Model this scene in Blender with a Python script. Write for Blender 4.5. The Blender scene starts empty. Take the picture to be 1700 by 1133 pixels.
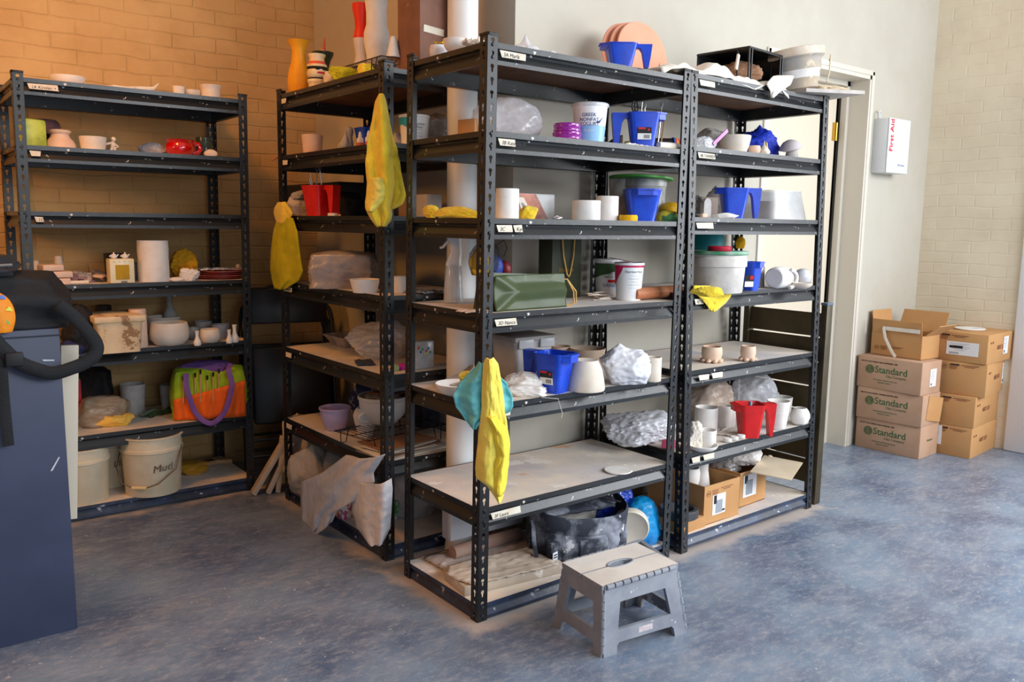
import bpy, bmesh, math, random
from mathutils import Vector, Matrix, noise, Euler
PI = math.pi
scene = bpy.context.scene
COL = scene.collection
# ---------------------------------------------------------------- camera
F_PX, PITCH, ROLL, CAM_H, YAW = 1387.48, .1387, .0135, 1.2719, .6644
CAM = Vector((-1.4849, -2.0567, CAM_H))
cd = bpy.data.cameras.new('camera'); cam = bpy.data.objects.new('camera', cd); COL.objects.link(cam)
cd.sensor_width = 36; cd.lens = F_PX/1700*36; cd.clip_start = .02
cam.matrix_world = Matrix.Translation(CAM) @ Matrix.Rotation(-YAW, 4, 'Z') @ Matrix.Rotation(PI/2-PITCH, 4, 'X') @ Matrix.Rotation(ROLL, 4, 'Z')
scene.camera = cam
# ---------------------------------------------------------------- light and exposure
vs = scene.view_settings
vs.view_transform = 'Standard'; vs.look = 'None'; vs.gamma = 1; vs.use_curve_mapping = False
vs.exposure = 0.0
wd = bpy.data.worlds.new('world'); scene.world = wd; wd.use_nodes = True
wd.node_tree.nodes['Background'].inputs[0].default_value = (.62, .78, 1, 1)
wd.node_tree.nodes['Background'].inputs[1].default_value = 0.16

def area(name, loc, target, sx, sy, power, color):
    l = bpy.data.lights.new(name, 'AREA'); l.shape = 'RECTANGLE'; l.size = sx; l.size_y = sy; l.energy = power; l.color = color
    o = bpy.data.objects.new(name, l); COL.objects.link(o); o.location = loc
    o.rotation_euler = (Vector(target)-Vector(loc)).to_track_quat('-Z', 'Y').to_euler(); return o
area('window_daylight', (3.95, -2.5, 1.9), (1.2, -.9, .2), 2.6, 2.2, 205, (.92, .96, 1))
area('window_daylight_rear', (1.7, -5.0, 2.9), (1.5, .2, .7), 3.0, 1.8, 225, (.93, .96, 1))
area('window_daylight_low', (-1.0, -4.8, 1.35), (.2, .8, .7), 2.2, 1.5, 42, (.82, .90, 1))
area('warm_side_lamp_light', (-2.9, .55, 1.95), (.1, 1.9, .6), .4, .4, 20, (1, .42, .08))
area('warm_lamp_light', (-1.2, .80, 2.93), (-.7, 2.1, 1.3), .35, .35, 19, (1, .37, .04))


# ---------------------------------------------------------------- materials
def lin(c):
    def f(v):
        v /= 255
        return v/12.92 if v <= .04045 else ((v+.055)/1.055)**2.4
    return (f(c[0]), f(c[1]), f(c[2]), 1)
MATS = {}
def M(name, c, c2=None, sc=6, rough=.6, bump=0, bsc=None, metal=0, spec=.4, trans=0, alpha=1, speck=None, emit=0, coat=0, wave=None, sheen=0, lo=.4, hi=.62, sss=0):
    """c base colour, c2 second colour mixed by noise, speck (colour, scale, threshold) blobs of clay on top"""
    if name in MATS: return MATS[name]
    m = bpy.data.materials.new(name); m.use_nodes = True; MATS[name] = m
    nt = m.node_tree; N = nt.nodes; Lk = nt.links; b = N['Principled BSDF']
    def new(t): return N.new(t)
    tc = new('ShaderNodeTexCoord'); col = None
    def noi(scale, det=4, r=.6):
        n = new('ShaderNodeTexNoise'); n.inputs['Scale'].default_value = scale; n.inputs['Detail'].default_value = det
        n.inputs['Roughness'].default_value = r; Lk.new(tc.outputs['Object'], n.inputs['Vector']); return n
    def ramp(src, a, z):
        mr = new('ShaderNodeMapRange'); mr.inputs['From Min'].default_value = a; mr.inputs['From Max'].default_value = z
        Lk.new(src, mr.inputs['Value']); return mr.outputs[0]
    def mix(fac, a, z):
        x = new('ShaderNodeMix'); x.data_type = 'RGBA'; Lk.new(fac, x.inputs['Factor'])
        for s, v in ((6, a), (7, z)):
            if isinstance(v, tuple): x.inputs[s].default_value = v
            else: Lk.new(v, x.inputs[s])
        return x.outputs[2]
    col = lin(c)
    if c2 is not None: col = mix(ramp(noi(sc).outputs['Fac'], lo, hi), col, lin(c2))
    if wave:
        w = new('ShaderNodeTexWave'); w.wave_type = 'BANDS'; w.bands_direction = wave[0]; w.inputs['Scale'].default_value = wave[1]
        w.inputs['Distortion'].default_value = wave[2]; Lk.new(tc.outputs['Object'], w.inputs['Vector'])
        col = mix(ramp(w.outputs['Fac'], .35, .65), col, lin(wave[3]))
    if speck:
        for sp in (speck if isinstance(speck, list) else [speck]):
            col = mix(ramp(noi(sp[1], 5, .65).outputs['Fac'], sp[2], sp[2]+.03), col, lin(sp[0]))
    if isinstance(col, tuple): b.inputs['Base Color'].default_value = col
    else: Lk.new(col, b.inputs['Base Color'])
    b.inputs['Roughness'].default_value = rough; b.inputs['Metallic'].default_value = metal
    b.inputs['Specular IOR Level'].default_value = spec; b.inputs['Transmission Weight'].default_value = trans
    b.inputs['Alpha'].default_value = alpha; b.inputs['Coat Weight'].default_value = coat
    b.inputs['Sheen Weight'].default_value = sheen
    if sss: b.inputs['Subsurface Weight'].default_value = sss; b.inputs['Subsurface Radius'].default_value = (.02, .02, .02)
    if emit: b.inputs['Emission Color'].default_value = lin(c); b.inputs['Emission Strength'].default_value = emit
    if bump:
        bn = new('ShaderNodeBump'); bn.inputs['Strength'].default_value = min(1, bump); bn.inputs['Distance'].default_value = .004
        Lk.new(noi(bsc or sc*4, 4).outputs['Fac'], bn.inputs['Height']); Lk.new(bn.outputs[0], b.inputs['Normal'])
    return m

# ---------------------------------------------------------------- mesh builder
class B:
    def __init__(s): s.bm = bmesh.new()
    def _mi(s, fs, mi):
        for f in fs: f.material_index = mi
    def box(s, c, sz, mi=0, bev=0, rot=None, seg=2):
        r = bmesh.ops.create_cube(s.bm, size=1)
        vs_ = r['verts']
        mt = Matrix.Translation(c) @ (rot.to_4x4() if rot else Matrix()) @ Matrix.Diagonal((*sz, 1))
        bmesh.ops.transform(s.bm, matrix=mt, verts=vs_)
        fs = set(f for v in vs_ for f in v.link_faces); s._mi(fs, mi)
        if bev:
            es = set(e for v in vs_ for e in v.link_edges)
            r = bmesh.ops.bevel(s.bm, geom=list(es), offset=bev, segments=seg, profile=.5, affect='EDGES')
            s._mi(r['faces'], mi)
        return s
    def loops(s, rings, mi=0, close=True, cap0=False, cap1=False):
        """rings: list of point lists (same count) skinned in order"""
        vr = [[s.bm.verts.new(p) for p in r] for r in rings]; n = len(vr[0])
        for a, b_ in zip(vr, vr[1:]):
            for i in range(n if close else n-1):
                j = (i+1) % n
                try: s.bm.faces.new((a[i], a[j], b_[j], b_[i])).material_index = mi
                except ValueError: pass
        if cap0: s.bm.faces.new(vr[0][::-1]).material_index = mi
        if cap1: s.bm.faces.new(vr[-1]).material_index = mi
        return s
    def lathe(s, prof, seg=32, mi=0, c=(0, 0, 0), axis=None, sy=1, cap=True, wob=0, seed=0):
        """prof: [(r, z)...]; mi int or function of k"""
        R = axis.to_3x3() if axis else None
        rings = []
        for k, (r, z) in enumerate(prof):
            pts = []
            for i in range(seg):
                a = 2*PI*i/seg
                rr = max(r, 1e-4)*(1+wob*noise.noise(Vector((math.cos(a)*1.5+seed, math.sin(a)*1.5, z*30))))
                v = Vector((rr*math.cos(a), rr*math.sin(a)*sy, z))
                if R: v = R @ v
                pts.append(v+Vector(c))
            rings.append(pts)
        vr = [[s.bm.verts.new(p) for p in r] for r in rings]
        for k, (a, b_) in enumerate(zip(vr, vr[1:])):
            for i in range(seg):
                j = (i+1) % seg
                s.bm.faces.new((a[i], a[j], b_[j], b_[i])).material_index = mi(k) if callable(mi) else mi
        if cap:
            s.bm.faces.new(vr[0][::-1]).material_index = mi(0) if callable(mi) else mi
            s.bm.faces.new(vr[-1]).material_index = mi(len(prof)-1) if callable(mi) else mi
        return s
    def tube(s, pts, r, seg=8, mi=0, cap=True, closed=False, flat=None):
        pts = [Vector(p) for p in pts]; n = len(pts); rings = []
        up = Vector((0, 0, 1)); prev = None
        for k, p in enumerate(pts):
            if closed: t = pts[(k+1) % n]-pts[k-1]
            else: t = pts[min(k+1, n-1)]-pts[max(k-1, 0)]
            t.normalize()
            if prev is None: x = t.orthogonal().normalized() if flat is None else (Vector(flat)-t*Vector(flat).dot(t)).normalized()
            else:
                x = prev-t*prev.dot(t)
                x = x.normalized() if x.length > 1e-6 else t.orthogonal().normalized()
            prev = x; y = t.cross(x)
            rr = r[k] if isinstance(r, (list, tuple)) and not (len(r) == 2 and flat is not None) else r
            rx, ry = (rr if isinstance(rr, tuple) else (rr, rr))
            rings.append([p+x*rx*math.cos(2*PI*i/seg)+y*ry*math.sin(2*PI*i/seg) for i in range(seg)])
        if closed: rings.append(rings[0])
        return s.loops(rings, mi, True, cap and not closed, cap and not closed)
    def prism(s, poly, h, mat=None, mi=0, taper=1):
        """poly 2D in xy, extruded 0..h in z, then matrix"""
        mt = mat or Matrix()
        a = [mt @ Vector((x, y, 0)) for x, y in poly]; b_ = [mt @ Vector((x*taper, y*taper, h)) for x, y in poly]
        return s.loops([a, b_], mi, True, True, True)
    def grid(s, f, nu, nv, mi=0, closeu=False):
        vr = [[s.bm.verts.new(f(i/(nu if closeu else nu-1), j/(nv-1))) for i in range(nu)] for j in range(nv)]
        for j in range(nv-1):
            for i in range(nu if closeu else nu-1):
                k = (i+1) % nu
                s.bm.faces.new((vr[j][i], vr[j][k], vr[j+1][k], vr[j+1][i])).material_index = mi
        return s
    def ico(s, c, r, mi=0, sub=2, sz=(1, 1, 1)):
        rr = bmesh.ops.create_icosphere(s.bm, subdivisions=sub, radius=r)
        bmesh.ops.transform(s.bm, matrix=Matrix.Translation(c) @ Matrix.Diagonal((*sz, 1)), verts=rr['verts'])
        s._mi(set(f for v in rr['verts'] for f in v.link_faces), mi); return s
    def xf(s, m): bmesh.ops.transform(s.bm, matrix=m, verts=s.bm.verts); return s
    def mesh(s, name, mats, ang=35):
        bm = s.bm; bmesh.ops.recalc_face_normals(bm, faces=bm.faces)
        a = math.radians(ang)
        for f in bm.faces: f.smooth = True
        for e in bm.edges:
            if len(e.link_faces) == 2 and e.calc_face_angle(0) > a: e.smooth = False
        me = bpy.data.meshes.new(name); bm.to_mesh(me); bm.free()
        for m in (mats if isinstance(mats, (list, tuple)) else [mats]): me.materials.append(m)
        return me
    def obj(s, name, mats, parent=None, loc=(0, 0, 0), rot=(0, 0, 0), label=None, ang=35, thick=0):
        o = bpy.data.objects.new(name, s.mesh(name, mats, ang)); COL.objects.link(o)
        o.parent = parent; o.location = loc; o.rotation_euler = rot
        if label: o['label'] = label
        if thick:
            md = o.modifiers.new('thickness', 'SOLIDIFY'); md.thickness = thick; md.offset = 0
        return o
def tag(o, label, cat, group=None, kind=None):
    o['label'] = label; o['category'] = cat
    if group: o['group'] = group
    if kind: o['kind'] = kind
    return o
def thing(name, label, cat, loc=(0, 0, 0), rz=0, group=None):
    o = bpy.data.objects.new(name, None); COL.objects.link(o); o.empty_display_size = .05
    o.location = loc; o.rotation_euler = (0, 0, rz); return tag(o, label, cat, group)
def struct(name, b, mats, ang=35):
    o = b.obj(name, mats, ang=ang); o['kind'] = 'structure'; return o
def inst(me, name, parent, loc=(0, 0, 0), rot=(0, 0, 0), sc=(1, 1, 1)):
    o = bpy.data.objects.new(name, me); COL.objects.link(o); o.parent = parent; o.location = loc; o.rotation_euler = rot; o.scale = sc; return o
_fonts = {}
def text_mesh(body, size, mat, name='lettering', parent=None, loc=(0, 0, 0), rot=(0, 0, 0), shear=0, ext=.0003, align='LEFT', sx=1, bold=0):
    c = bpy.data.curves.new('t', 'FONT'); c.body = body; c.size = size; c.shear = shear; c.extrude = ext; c.align_x = align; c.resolution_u = 3; c.offset = bold
    o = bpy.data.objects.new('t', c); COL.objects.link(o)
    dg = bpy.context.evaluated_depsgraph_get(); me = bpy.data.meshes.new_from_object(o.evaluated_get(dg))
    bpy.data.objects.remove(o); me.name = name; me.materials.clear(); me.materials.append(mat)
    q = inst(me, name, parent, loc, rot, (sx, 1, 1)); return q

# ---------------------------------------------------------------- pixel helpers (a point of the photograph on a plane of the room)
def ray(px, py):
    u = (px-850)/F_PX; v = (py-566.5)/F_PX
    c, s = math.cos(ROLL), math.sin(ROLL); u, v = c*u+s*v, -s*u+c*v
    y = math.cos(PITCH)-v*math.sin(PITCH); z = -v*math.cos(PITCH)-math.sin(PITCH)
    c, s = math.cos(-YAW), math.sin(-YAW)
    return Vector((c*u-s*y, s*u+c*y, z))
def onz(px, py, z): d = ray(px, py); return CAM+d*((z-CAM.z)/d.z)
def ony(px, py, y): d = ray(px, py); return CAM+d*((y-CAM.y)/d.y)
def onx(px, py, x): d = ray(px, py); return CAM+d*((x-CAM.x)/d.x)
FWD = Vector((math.sin(YAW), math.cos(YAW), 0))
def proj(p):
    q = Vector(p)-CAM; c, s = math.cos(YAW), math.sin(YAW)
    x, y, z = c*q.x-s*q.y, s*q.x+c*q.y, q.z
    c, s = math.cos(PITCH), math.sin(PITCH); yc = y*c-z*s; zc = z*c+y*s; u = x/yc; v = -zc/yc
    c, s = math.cos(ROLL), math.sin(ROLL); return (850+F_PX*(c*u-s*v), 566.5+F_PX*(s*u+c*v))
def mpp(p): q = Vector(p)-CAM; return (q.x*FWD.x+q.y*FWD.y)*math.cos(PITCH)/F_PX+(-q.z*math.sin(PITCH))/F_PX
CW, CD, CH = .9144, .4572, 1.8288
class Rack:
    def __init__(s, o, yaw, l, m, lev, H=CH):
        s.o = Vector((*o, 0)); s.yaw = yaw; s.ex = Vector((math.cos(yaw), math.sin(yaw), 0)); s.ey = Vector((-math.sin(yaw), math.cos(yaw), 0))
        s.l, s.m, s.lev, s.H = l, m, dict(zip('ABCDEFG', lev)), H
    def P(s, u, d, z): return s.o+s.ex*(u+s.l*z)+s.ey*(d+s.m*z)+Vector((0, 0, z))
    def at(s, lev, px, d, dz=0):
        """the point of shelf lev, d metres behind its front edge, that lies in pixel column px"""
        z = s.lev[lev]+dz; a, b_ = -1.5, 2.5
        for _ in range(40):
            u = (a+b_)/2
            if proj(s.P(u, d, z))[0] < px: a = u
            else: b_ = u
        return s.P(u, d, z)
R1 = Rack((-.982, 1.738), -.0085, .0095, 0, (1.809, 1.553, 1.297, 1.003, .721, .367, .062))
R2 = Rack((-.003, 1.521), -PI/2+.0124, .0077, 0, (1.81, 1.553, 1.295, 1.007, .714, .386, .056))
R3 = Rack((0, 0), 0, .0150, .0056, (1.807, 1.549, 1.289, .998, .709, .376, .055))
R4 = Rack((.974, -.01), .0142, -.0165, .013, (1.826, 1.566, 1.307, 1.021, .724, .400, .068))

# ---------------------------------------------------------------- the room
YB, XR, YW, XE = 2.25, .52, .51, 3.745     # brick wall behind, return wall, white wall, right brick wall
def brick_mat(name, c, c2, dx, strength):
    m = M(name, c, c2, 3, .75, speck=[((70, 50, 35), 16, .735)])
    nt = m.node_tree; N = nt.nodes; Lk = nt.links; b = N['Principled BSDF']
    tc = N.new('ShaderNodeTexCoord'); mp = N.new('ShaderNodeMapping'); Lk.new(tc.outputs['Object'], mp.inputs[0])
    mp.inputs['Rotation'].default_value = (PI/2, 0, 0) if dx == 'x' else (PI/2, 0, PI/2)
    sw = N.new('ShaderNodeSeparateXYZ'); cb = N.new('ShaderNodeCombineXYZ'); Lk.new(tc.outputs['Object'], sw.inputs[0])
    wob = N.new('ShaderNodeTexNoise'); wob.inputs['Scale'].default_value = 5; Lk.new(tc.outputs['Object'], wob.inputs[0])
    ad = N.new('ShaderNodeMath'); ad.operation = 'MULTIPLY_ADD'; ad.inputs[1].default_value = .035; Lk.new(wob.outputs['Fac'], ad.inputs[0]); Lk.new(sw.outputs['Z'], ad.inputs[2])
    Lk.new(sw.outputs['X' if dx == 'x' else 'Y'], cb.inputs[0]); Lk.new(ad.outputs[0], cb.inputs[1])
    br = N.new('ShaderNodeTexBrick'); Lk.new(cb.outputs[0], br.inputs['Vector']); br.inputs['Scale'].default_value = 1
    br.inputs['Brick Width'].default_value = .21; br.inputs['Row Height'].default_value = .068; br.inputs['Mortar Size'].default_value = .006
    br.inputs['Mortar Smooth'].default_value = 1
    for k, v in (('Color1', 1), ('Color2', .8), ('Mortar', 0)): br.inputs[k].default_value = (v, v, v, 1)
    n2 = N.new('ShaderNodeTexNoise'); n2.inputs['Scale'].default_value = 22; n2.inputs['Detail'].default_value = 6; Lk.new(tc.outputs['Object'], n2.inputs[0])
    n3 = N.new('ShaderNodeTexNoise'); n3.inputs['Scale'].default_value = 6; n3.inputs['Detail'].default_value = 3; Lk.new(tc.outputs['Object'], n3.inputs[0])
    a1 = N.new('ShaderNodeMath'); a1.operation = 'MULTIPLY_ADD'; a1.inputs[1].default_value = .55; Lk.new(n2.outputs['Fac'], a1.inputs[0])
    mm = N.new('ShaderNodeMath'); mm.operation = 'MULTIPLY'; Lk.new(br.outputs['Color'], mm.inputs[0]); Lk.new(n3.outputs['Fac'], mm.inputs[1])
    Lk.new(mm.outputs[0], a1.inputs[2])
    bn = N.new('ShaderNodeBump'); bn.inputs['Strength'].default_value = strength; bn.inputs['Distance'].default_value = .012
    Lk.new(a1.outputs[0], bn.inputs['Height']); Lk.new(bn.outputs[0], b.inputs['Normal'])
    return m
m_brick = brick_mat('cream painted brick', (200, 164, 110), (188, 150, 96), 'x', .6)
m_brick_r = brick_mat('white painted brick', (234, 220, 194), (226, 210, 184), 'y', .28)
m_wall = M('white wall paint', (192, 186, 173), (186, 179, 164), 2.5, .7, bump=.08, bsc=40)
m_floor = M('painted concrete', (120, 139, 160), (84, 99, 124), 2.3, .32, bump=.1, bsc=60, speck=[((180, 178, 178), 14, .675), ((214, 210, 206), 34, .672), ((224, 218, 214), 80, .668)])
def dusty_floor(m):
    # soft dry clay haze rubbed over the paint, denser in streaks
    nt = m.node_tree; N = nt.nodes; Lk = nt.links; b = N['Principled BSDF']; src = b.inputs['Base Color'].links[0].from_socket
    tc = N.new('ShaderNodeTexCoord'); mp = N.new('ShaderNodeMapping'); mp.inputs['Scale'].default_value = (1, 2.2, 1); mp.inputs['Rotation'].default_value = (0, 0, .5)
    Lk.new(tc.outputs['Object'], mp.inputs[0]); out = src
    for sc, a, z, k, c in ((1.3, .45, .8, .35, (168, 172, 178)), (6, .46, .72, .5, (166, 168, 176)), (24, .5, .7, .45, (178, 176, 178)), (90, .52, .7, .4, (186, 182, 182))):
        n = N.new('ShaderNodeTexNoise'); n.inputs['Scale'].default_value = sc; n.inputs['Detail'].default_value = 8; n.inputs['Roughness'].default_value = .7; Lk.new(mp.outputs[0], n.inputs[0])
        r = N.new('ShaderNodeMapRange'); r.inputs['From Min'].default_value = a; r.inputs['From Max'].default_value = z; r.inputs['To Max'].default_value = k; Lk.new(n.outputs['Fac'], r.inputs['Value'])
        x = N.new('ShaderNodeMix'); x.data_type = 'RGBA'; Lk.new(r.outputs[0], x.inputs['Factor']); Lk.new(out, x.inputs[6]); x.inputs[7].default_value = lin(c); out = x.outputs[2]
    # dry clay swept against the feet of the racks
    sx = N.new('ShaderNodeSeparateXYZ'); Lk.new(tc.outputs['Object'], sx.inputs[0])
    def mt(op, a, c, d=None):
        q = N.new('ShaderNodeMath'); q.operation = op
        for i, v in enumerate((a, c) + ((d,) if d is not None else ())):
            if isinstance(v, (int, float)): q.inputs[i].default_value = v
            else: Lk.new(v, q.inputs[i])
        return q.outputs[0]
    nz = N.new('ShaderNodeTexNoise'); nz.inputs['Scale'].default_value = 9; nz.inputs['Detail'].default_value = 6; Lk.new(tc.outputs['Object'], nz.inputs[0])
    tot = None
    for x0, x1, y0, y1, k in ((0, 1.9, 0, .5, .75), (0, .47, .6, 1.53, .6), (-1, -.06, 1.73, 2.2, .5)):
        dx = mt('SUBTRACT', mt('ABSOLUTE', mt('SUBTRACT', sx.outputs[0], (x0+x1)/2), 0), (x1-x0)/2); dy = mt('SUBTRACT', mt('ABSOLUTE', mt('SUBTRACT', sx.outputs[1], (y0+y1)/2), 0), (y1-y0)/2)
        dd = mt('MAXIMUM', dx, dy); f = mt('MULTIPLY', mt('SUBTRACT', 1, mt('DIVIDE', mt('ABSOLUTE', dd, 0), .11)), k); f = mt('MAXIMUM', f, 0)
        tot = f if tot is None else mt('MAXIMUM', tot, f)
    fac = mt('MINIMUM', mt('MAXIMUM', mt('MULTIPLY', mt('SUBTRACT', mt('ADD', tot, nz.outputs['Fac']), .72), 2.2), 0), .8)
    fac = mt('MULTIPLY', fac, mt('GREATER_THAN', tot, .001))
    x = N.new('ShaderNodeMix'); x.data_type = 'RGBA'; Lk.new(fac, x.inputs['Factor']); Lk.new(out, x.inputs[6]); x.inputs[7].default_value = lin((206, 190, 178)); out = x.outputs[2]
    Lk.new(out, b.inputs['Base Color'])
dusty_floor(m_floor)
m_ceil = M('white ceiling paint', (225, 220, 210), rough=.8)
m_trim = M('off white gloss trim', (214, 206, 192), rough=.4)

b = B(); b.box((0, -1.4, -.05), (11, 8.6, .1)); struct('floor', b, m_floor)
b = B(); b.box((0, .2, 3.55), (11, 5.4, .1)); struct('ceiling', b, m_ceil)
b = B(); b.box((-2.3, YB+.1, 1.75), (5.64, .2, 3.5)); struct('wall_back', b, m_brick)
# white wall with a door opening, and its return behind the second rack
DX0, DX1, DZ = 2.09, 3.045, 2.12
b = B()
b.box(((XR+DX0)/2, YW+.1, 1.75), (DX0-XR, .2, 3.5)); b.box(((XR+.12)/1, YW+.1+(YB-YW)/2, 1.75), (.24-.001, YB-YW-.001, 3.5))
b.box(((DX1+XE)/2, YW+.1, 1.75), (XE-DX1, .2, 3.5)); b.box(((DX0+DX1)/2, YW+.1, (DZ+3.5)/2), (DX1-DX0, .2, 3.5-DZ))
struct('wall_right', b, m_wall)
b = B(); b.box((XE+.1, -1.1+.7, 1.75), (.2, 1.82+.2, 3.5)); struct('wall_side', b, m_brick_r)
b = B(); b.box((XE+.08, -.75, 1.75), (.2, 1.34, 3.5), bev=.01); struct('trim_1', b, M('bright white paint', (240, 242, 244), rough=.6))
# door
dr = bpy.data.objects.new('door_1', None); COL.objects.link(dr); dr['kind'] = 'structure'; dr.location = ((DX0+DX1)/2, YW+.16, 0)
hw = (DX1-DX0)/2
b = B(); b.box((-.012, .015, 1.045), (2*hw-.125, .034, 2.07), bev=.003); b.obj('door_panel', M('beige door paint', (216, 203, 182), rough=.45), dr)
b = B()
for s in (-1, 1):
    b.box((s*(hw-.012), -.085, DZ/2), (.024, .16, DZ)); b.box((s*(hw-.035), -.03, DZ/2), (.03, .035, DZ))
b.box((0, -.085, DZ-.012), (2*hw, .16, .024)); b.box((0, -.03, DZ-.035), (2*hw, .035, .03))
for s in (-1, 1): b.box((s*(hw+.005), -.163, DZ/2+.01), (.028, .014, DZ+.02), bev=.003)
b.box((0, -.163, DZ+.01), (2*hw+.03, .014, .028), bev=.003)
b.obj('door_frame', m_trim, dr)
b = B(); b.box((0, 0.036, 1.06), (2*hw+.1, .006, 2.12)); b.obj('door_gap_shade', M('painted door gap shade', (20, 16, 12), rough=.9), dr)  # dark backing sheet, its colour stands in for shade in the door gap
for z in (1.82, .25):
    b = B(); b.lathe([(.008, -.05), (.008, .05)], 12, c=(hw-.075, -.008, z)); b.box((hw-.09, -.003, z), (.03, .006, .1)); b.obj('door_hinge', M('brass', (200, 160, 70), rough=.35, metal=.9), dr)

# the tungsten shop lamp that throws the warm light, above the frame
lp = thing('pendant_lamp', 'round metal shop lamp hanging from the ceiling above the corner rack', 'lamp', (-1.2, .80, 2.95))
b = B(); b.lathe([(.06, .16), (.07, .14), (.24, 0), (.235, 0), (.065, .135), (.03, .15)], 32, cap=False); b.obj('lamp_shade', M('dark lamp enamel', (40, 44, 42), rough=.4), lp)
b = B(); b.tube([(0, 0, .15), (0, 0, .55)], .004); b.obj('cord', M('black cord', (20, 20, 20)), lp)
# ---------------------------------------------------------------- shelving racks
m_steel = M('black rack steel', (22, 24, 27), (16, 17, 20), 7, .40, spec=.5, bump=.1, bsc=60, speck=[((188, 184, 178), 46, .715), ((150, 146, 142), 9, .78)])
m_beam = M('dusty rack beam', (26, 29, 32), (19, 21, 24), 5, .34, spec=.5, bump=.15, bsc=40, speck=[((205, 200, 194), 30, .655), ((120, 122, 126), 6, .66)])
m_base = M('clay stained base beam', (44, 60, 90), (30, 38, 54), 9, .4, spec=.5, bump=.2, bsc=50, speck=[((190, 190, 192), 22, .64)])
m_top = M('dusty shelf board', (236, 222, 204), (200, 196, 198), 2.6, .75, bump=.15, bsc=60, speck=[((240, 234, 226), 4.5, .57), ((222, 184, 152), 3.2, .60)])
m_brd = M('brown hardboard', (112, 78, 58), (96, 66, 50), 12, .7)
m_tape = M('cream masking tape', (222, 214, 198), (210, 198, 176), 20, .7)
m_ink = M('black marker ink', (28, 26, 28), rough=.6)
PITCH_H = .0381
def keyhole(n=18):
    """outline of a keyhole slot (round end up, slot down), star-shaped about the cell centre"""
    pts = []
    for i in range(n):
        a = 2*PI*i/n; x, y = math.cos(a), math.sin(a); t = 0
        for k in range(1, 80):
            q = k*.00025; u, v = x*q, y*q
            if u*u+(v-.0045)**2 < .0066**2 or (abs(u) < .0034 and -.0135 < v < .004): t = q
            else: break
        pts.append((x*t, y*t))
    return pts
def post_mesh(H):
    b = B(); n = 18; kh = keyhole(n); cells = int(H/PITCH_H); t = .0022; w = .0381
    ang = [2*PI*i/n for i in range(n)]
    def rect(a):
        x, y = math.cos(a), math.sin(a); k = 1/max(abs(x), abs(y)); return (x*k*w/2, y*k*PITCH_H/2)
    rc = [rect(a) for a in ang]
    rc = [(math.copysign(w/2, x) if abs(abs(x)-w/2) < 1e-6 or (abs(x) > w/2*.72 and abs(abs(y)-PITCH_H/2) < 1e-6) else x, y) for x, y in rc]
    for side in (0, 1):
        def mp(x, y, o):      # x along the flange 0..w, y height, o outwards offset
            return Vector((x, o, y)) if side == 0 else Vector((o, x, y))
        for k in range(cells):
            cz = PITCH_H*(k+.5)
            # corners of the cell kept square: quad fan between hole and rectangle
            outer = []; 
            for i, (x, y) in enumerate(rc): outer.append((x+w/2, y+cz))
            inner = [(x+w/2, y+cz) for x, y in kh]
            vo = [[b.bm.verts.new(mp(x, y, o)) for x, y in outer] for o in (0, t)]
            vi = [[b.bm.verts.new(mp(x, y, o)) for x, y in inner] for o in (0, t)]
            cn = [[b.bm.verts.new(mp(x, cz+y, o)) for x, y in ((w, PITCH_H/2), (0, PITCH_H/2), (0, -PITCH_H/2), (w, -PITCH_H/2))] for o in (0, t)]
            for o in (0, 1):
                for i in range(n):
                    j = (i+1) % n
                    a0, a1 = ang[i], ang[i]+2*PI/n
                    q = None
                    for ci, ca in enumerate((PI/4, 3*PI/4, 5*PI/4, 7*PI/4)):
                        if a0 < ca-1e-6 and a1 > ca+1e-6: q = cn[o][ci]
                    vsq = [vo[o][i]] + ([q] if q else []) + [vo[o][j], vi[o][j], vi[o][i]]
                    try: b.bm.faces.new(vsq)
                    except ValueError: pass
            for i in range(n):
                j = (i+1) % n; b.bm.faces.new((vi[0][i], vi[0][j], vi[1][j], vi[1][i]))
        # edges of the flange
        for x in (w,):
            b.box((x, t/2, cells*PITCH_H/2) if side == 0 else (t/2, x, cells*PITCH_H/2), (.0008, t, cells*PITCH_H) if side == 0 else (t, .0008, cells*PITCH_H))
    # rounded outer corner, splice sleeve at half height
    b.box((.0012, .0012, H/2), (.0036, .0036, H), bev=.0012, seg=1)
    for side in (0, 1):
        z = H*.5
        for dz, hh in ((-.03, .003), (.0, .003)):
            c = (.019, -.0008, z+dz); s = (.038, .0016, hh)
            b.box(c if side == 0 else (c[1], c[0], c[2]), s if side == 0 else (s[1], s[0], s[2]))
    return b.mesh('post', m_steel)
def cap_mesh(H):
    b = B(); 
    b.box((.019, .002, H+.001), (.042, .008, .009), bev=.001); b.box((.002, .019, H+.001), (.008, .042, .009), bev=.001)
    return b.mesh('post_cap', M('black plastic cap', (30, 28, 28), rough=.5))
def beam_mesh(L, base=False):
    """front faces -y, top lip at z=.001, runs 0..L along x"""
    hh = .052 if base else .063; k = hh/.063
    prof = [(.003, .001), (.003, -.016*k), (.014, -.020*k), (.0165, -.0255*k), (.003, -.050*k), (.003, -.063*k), (.0045, -.063*k), (.018, -.060*k), (.020, -.020*k), (.022, -.0125*k), (.022, -.0105*k), (.006, -.0105*k), (.005, .001)]
    b = B(); b.loops([[(x, y, z) for y, z in prof] for x in (.0026, L-.0026)], 0, True, True, True)
    for x0 in (.019, L-.019):
        for z in (-.008, -.044):
            b.lathe([(.0052, 0), (.0052, .003), (.003, .005)], 10, c=(x0, .001, z*k), axis=Matrix.Rotation(PI/2, 3, 'X'))
    return b.mesh('beam', m_base if base else m_beam, ang=25)
BF, BS, BF0, BS0 = beam_mesh(CW), beam_mesh(CD), beam_mesh(CW, True), beam_mesh(CD, True)
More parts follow.
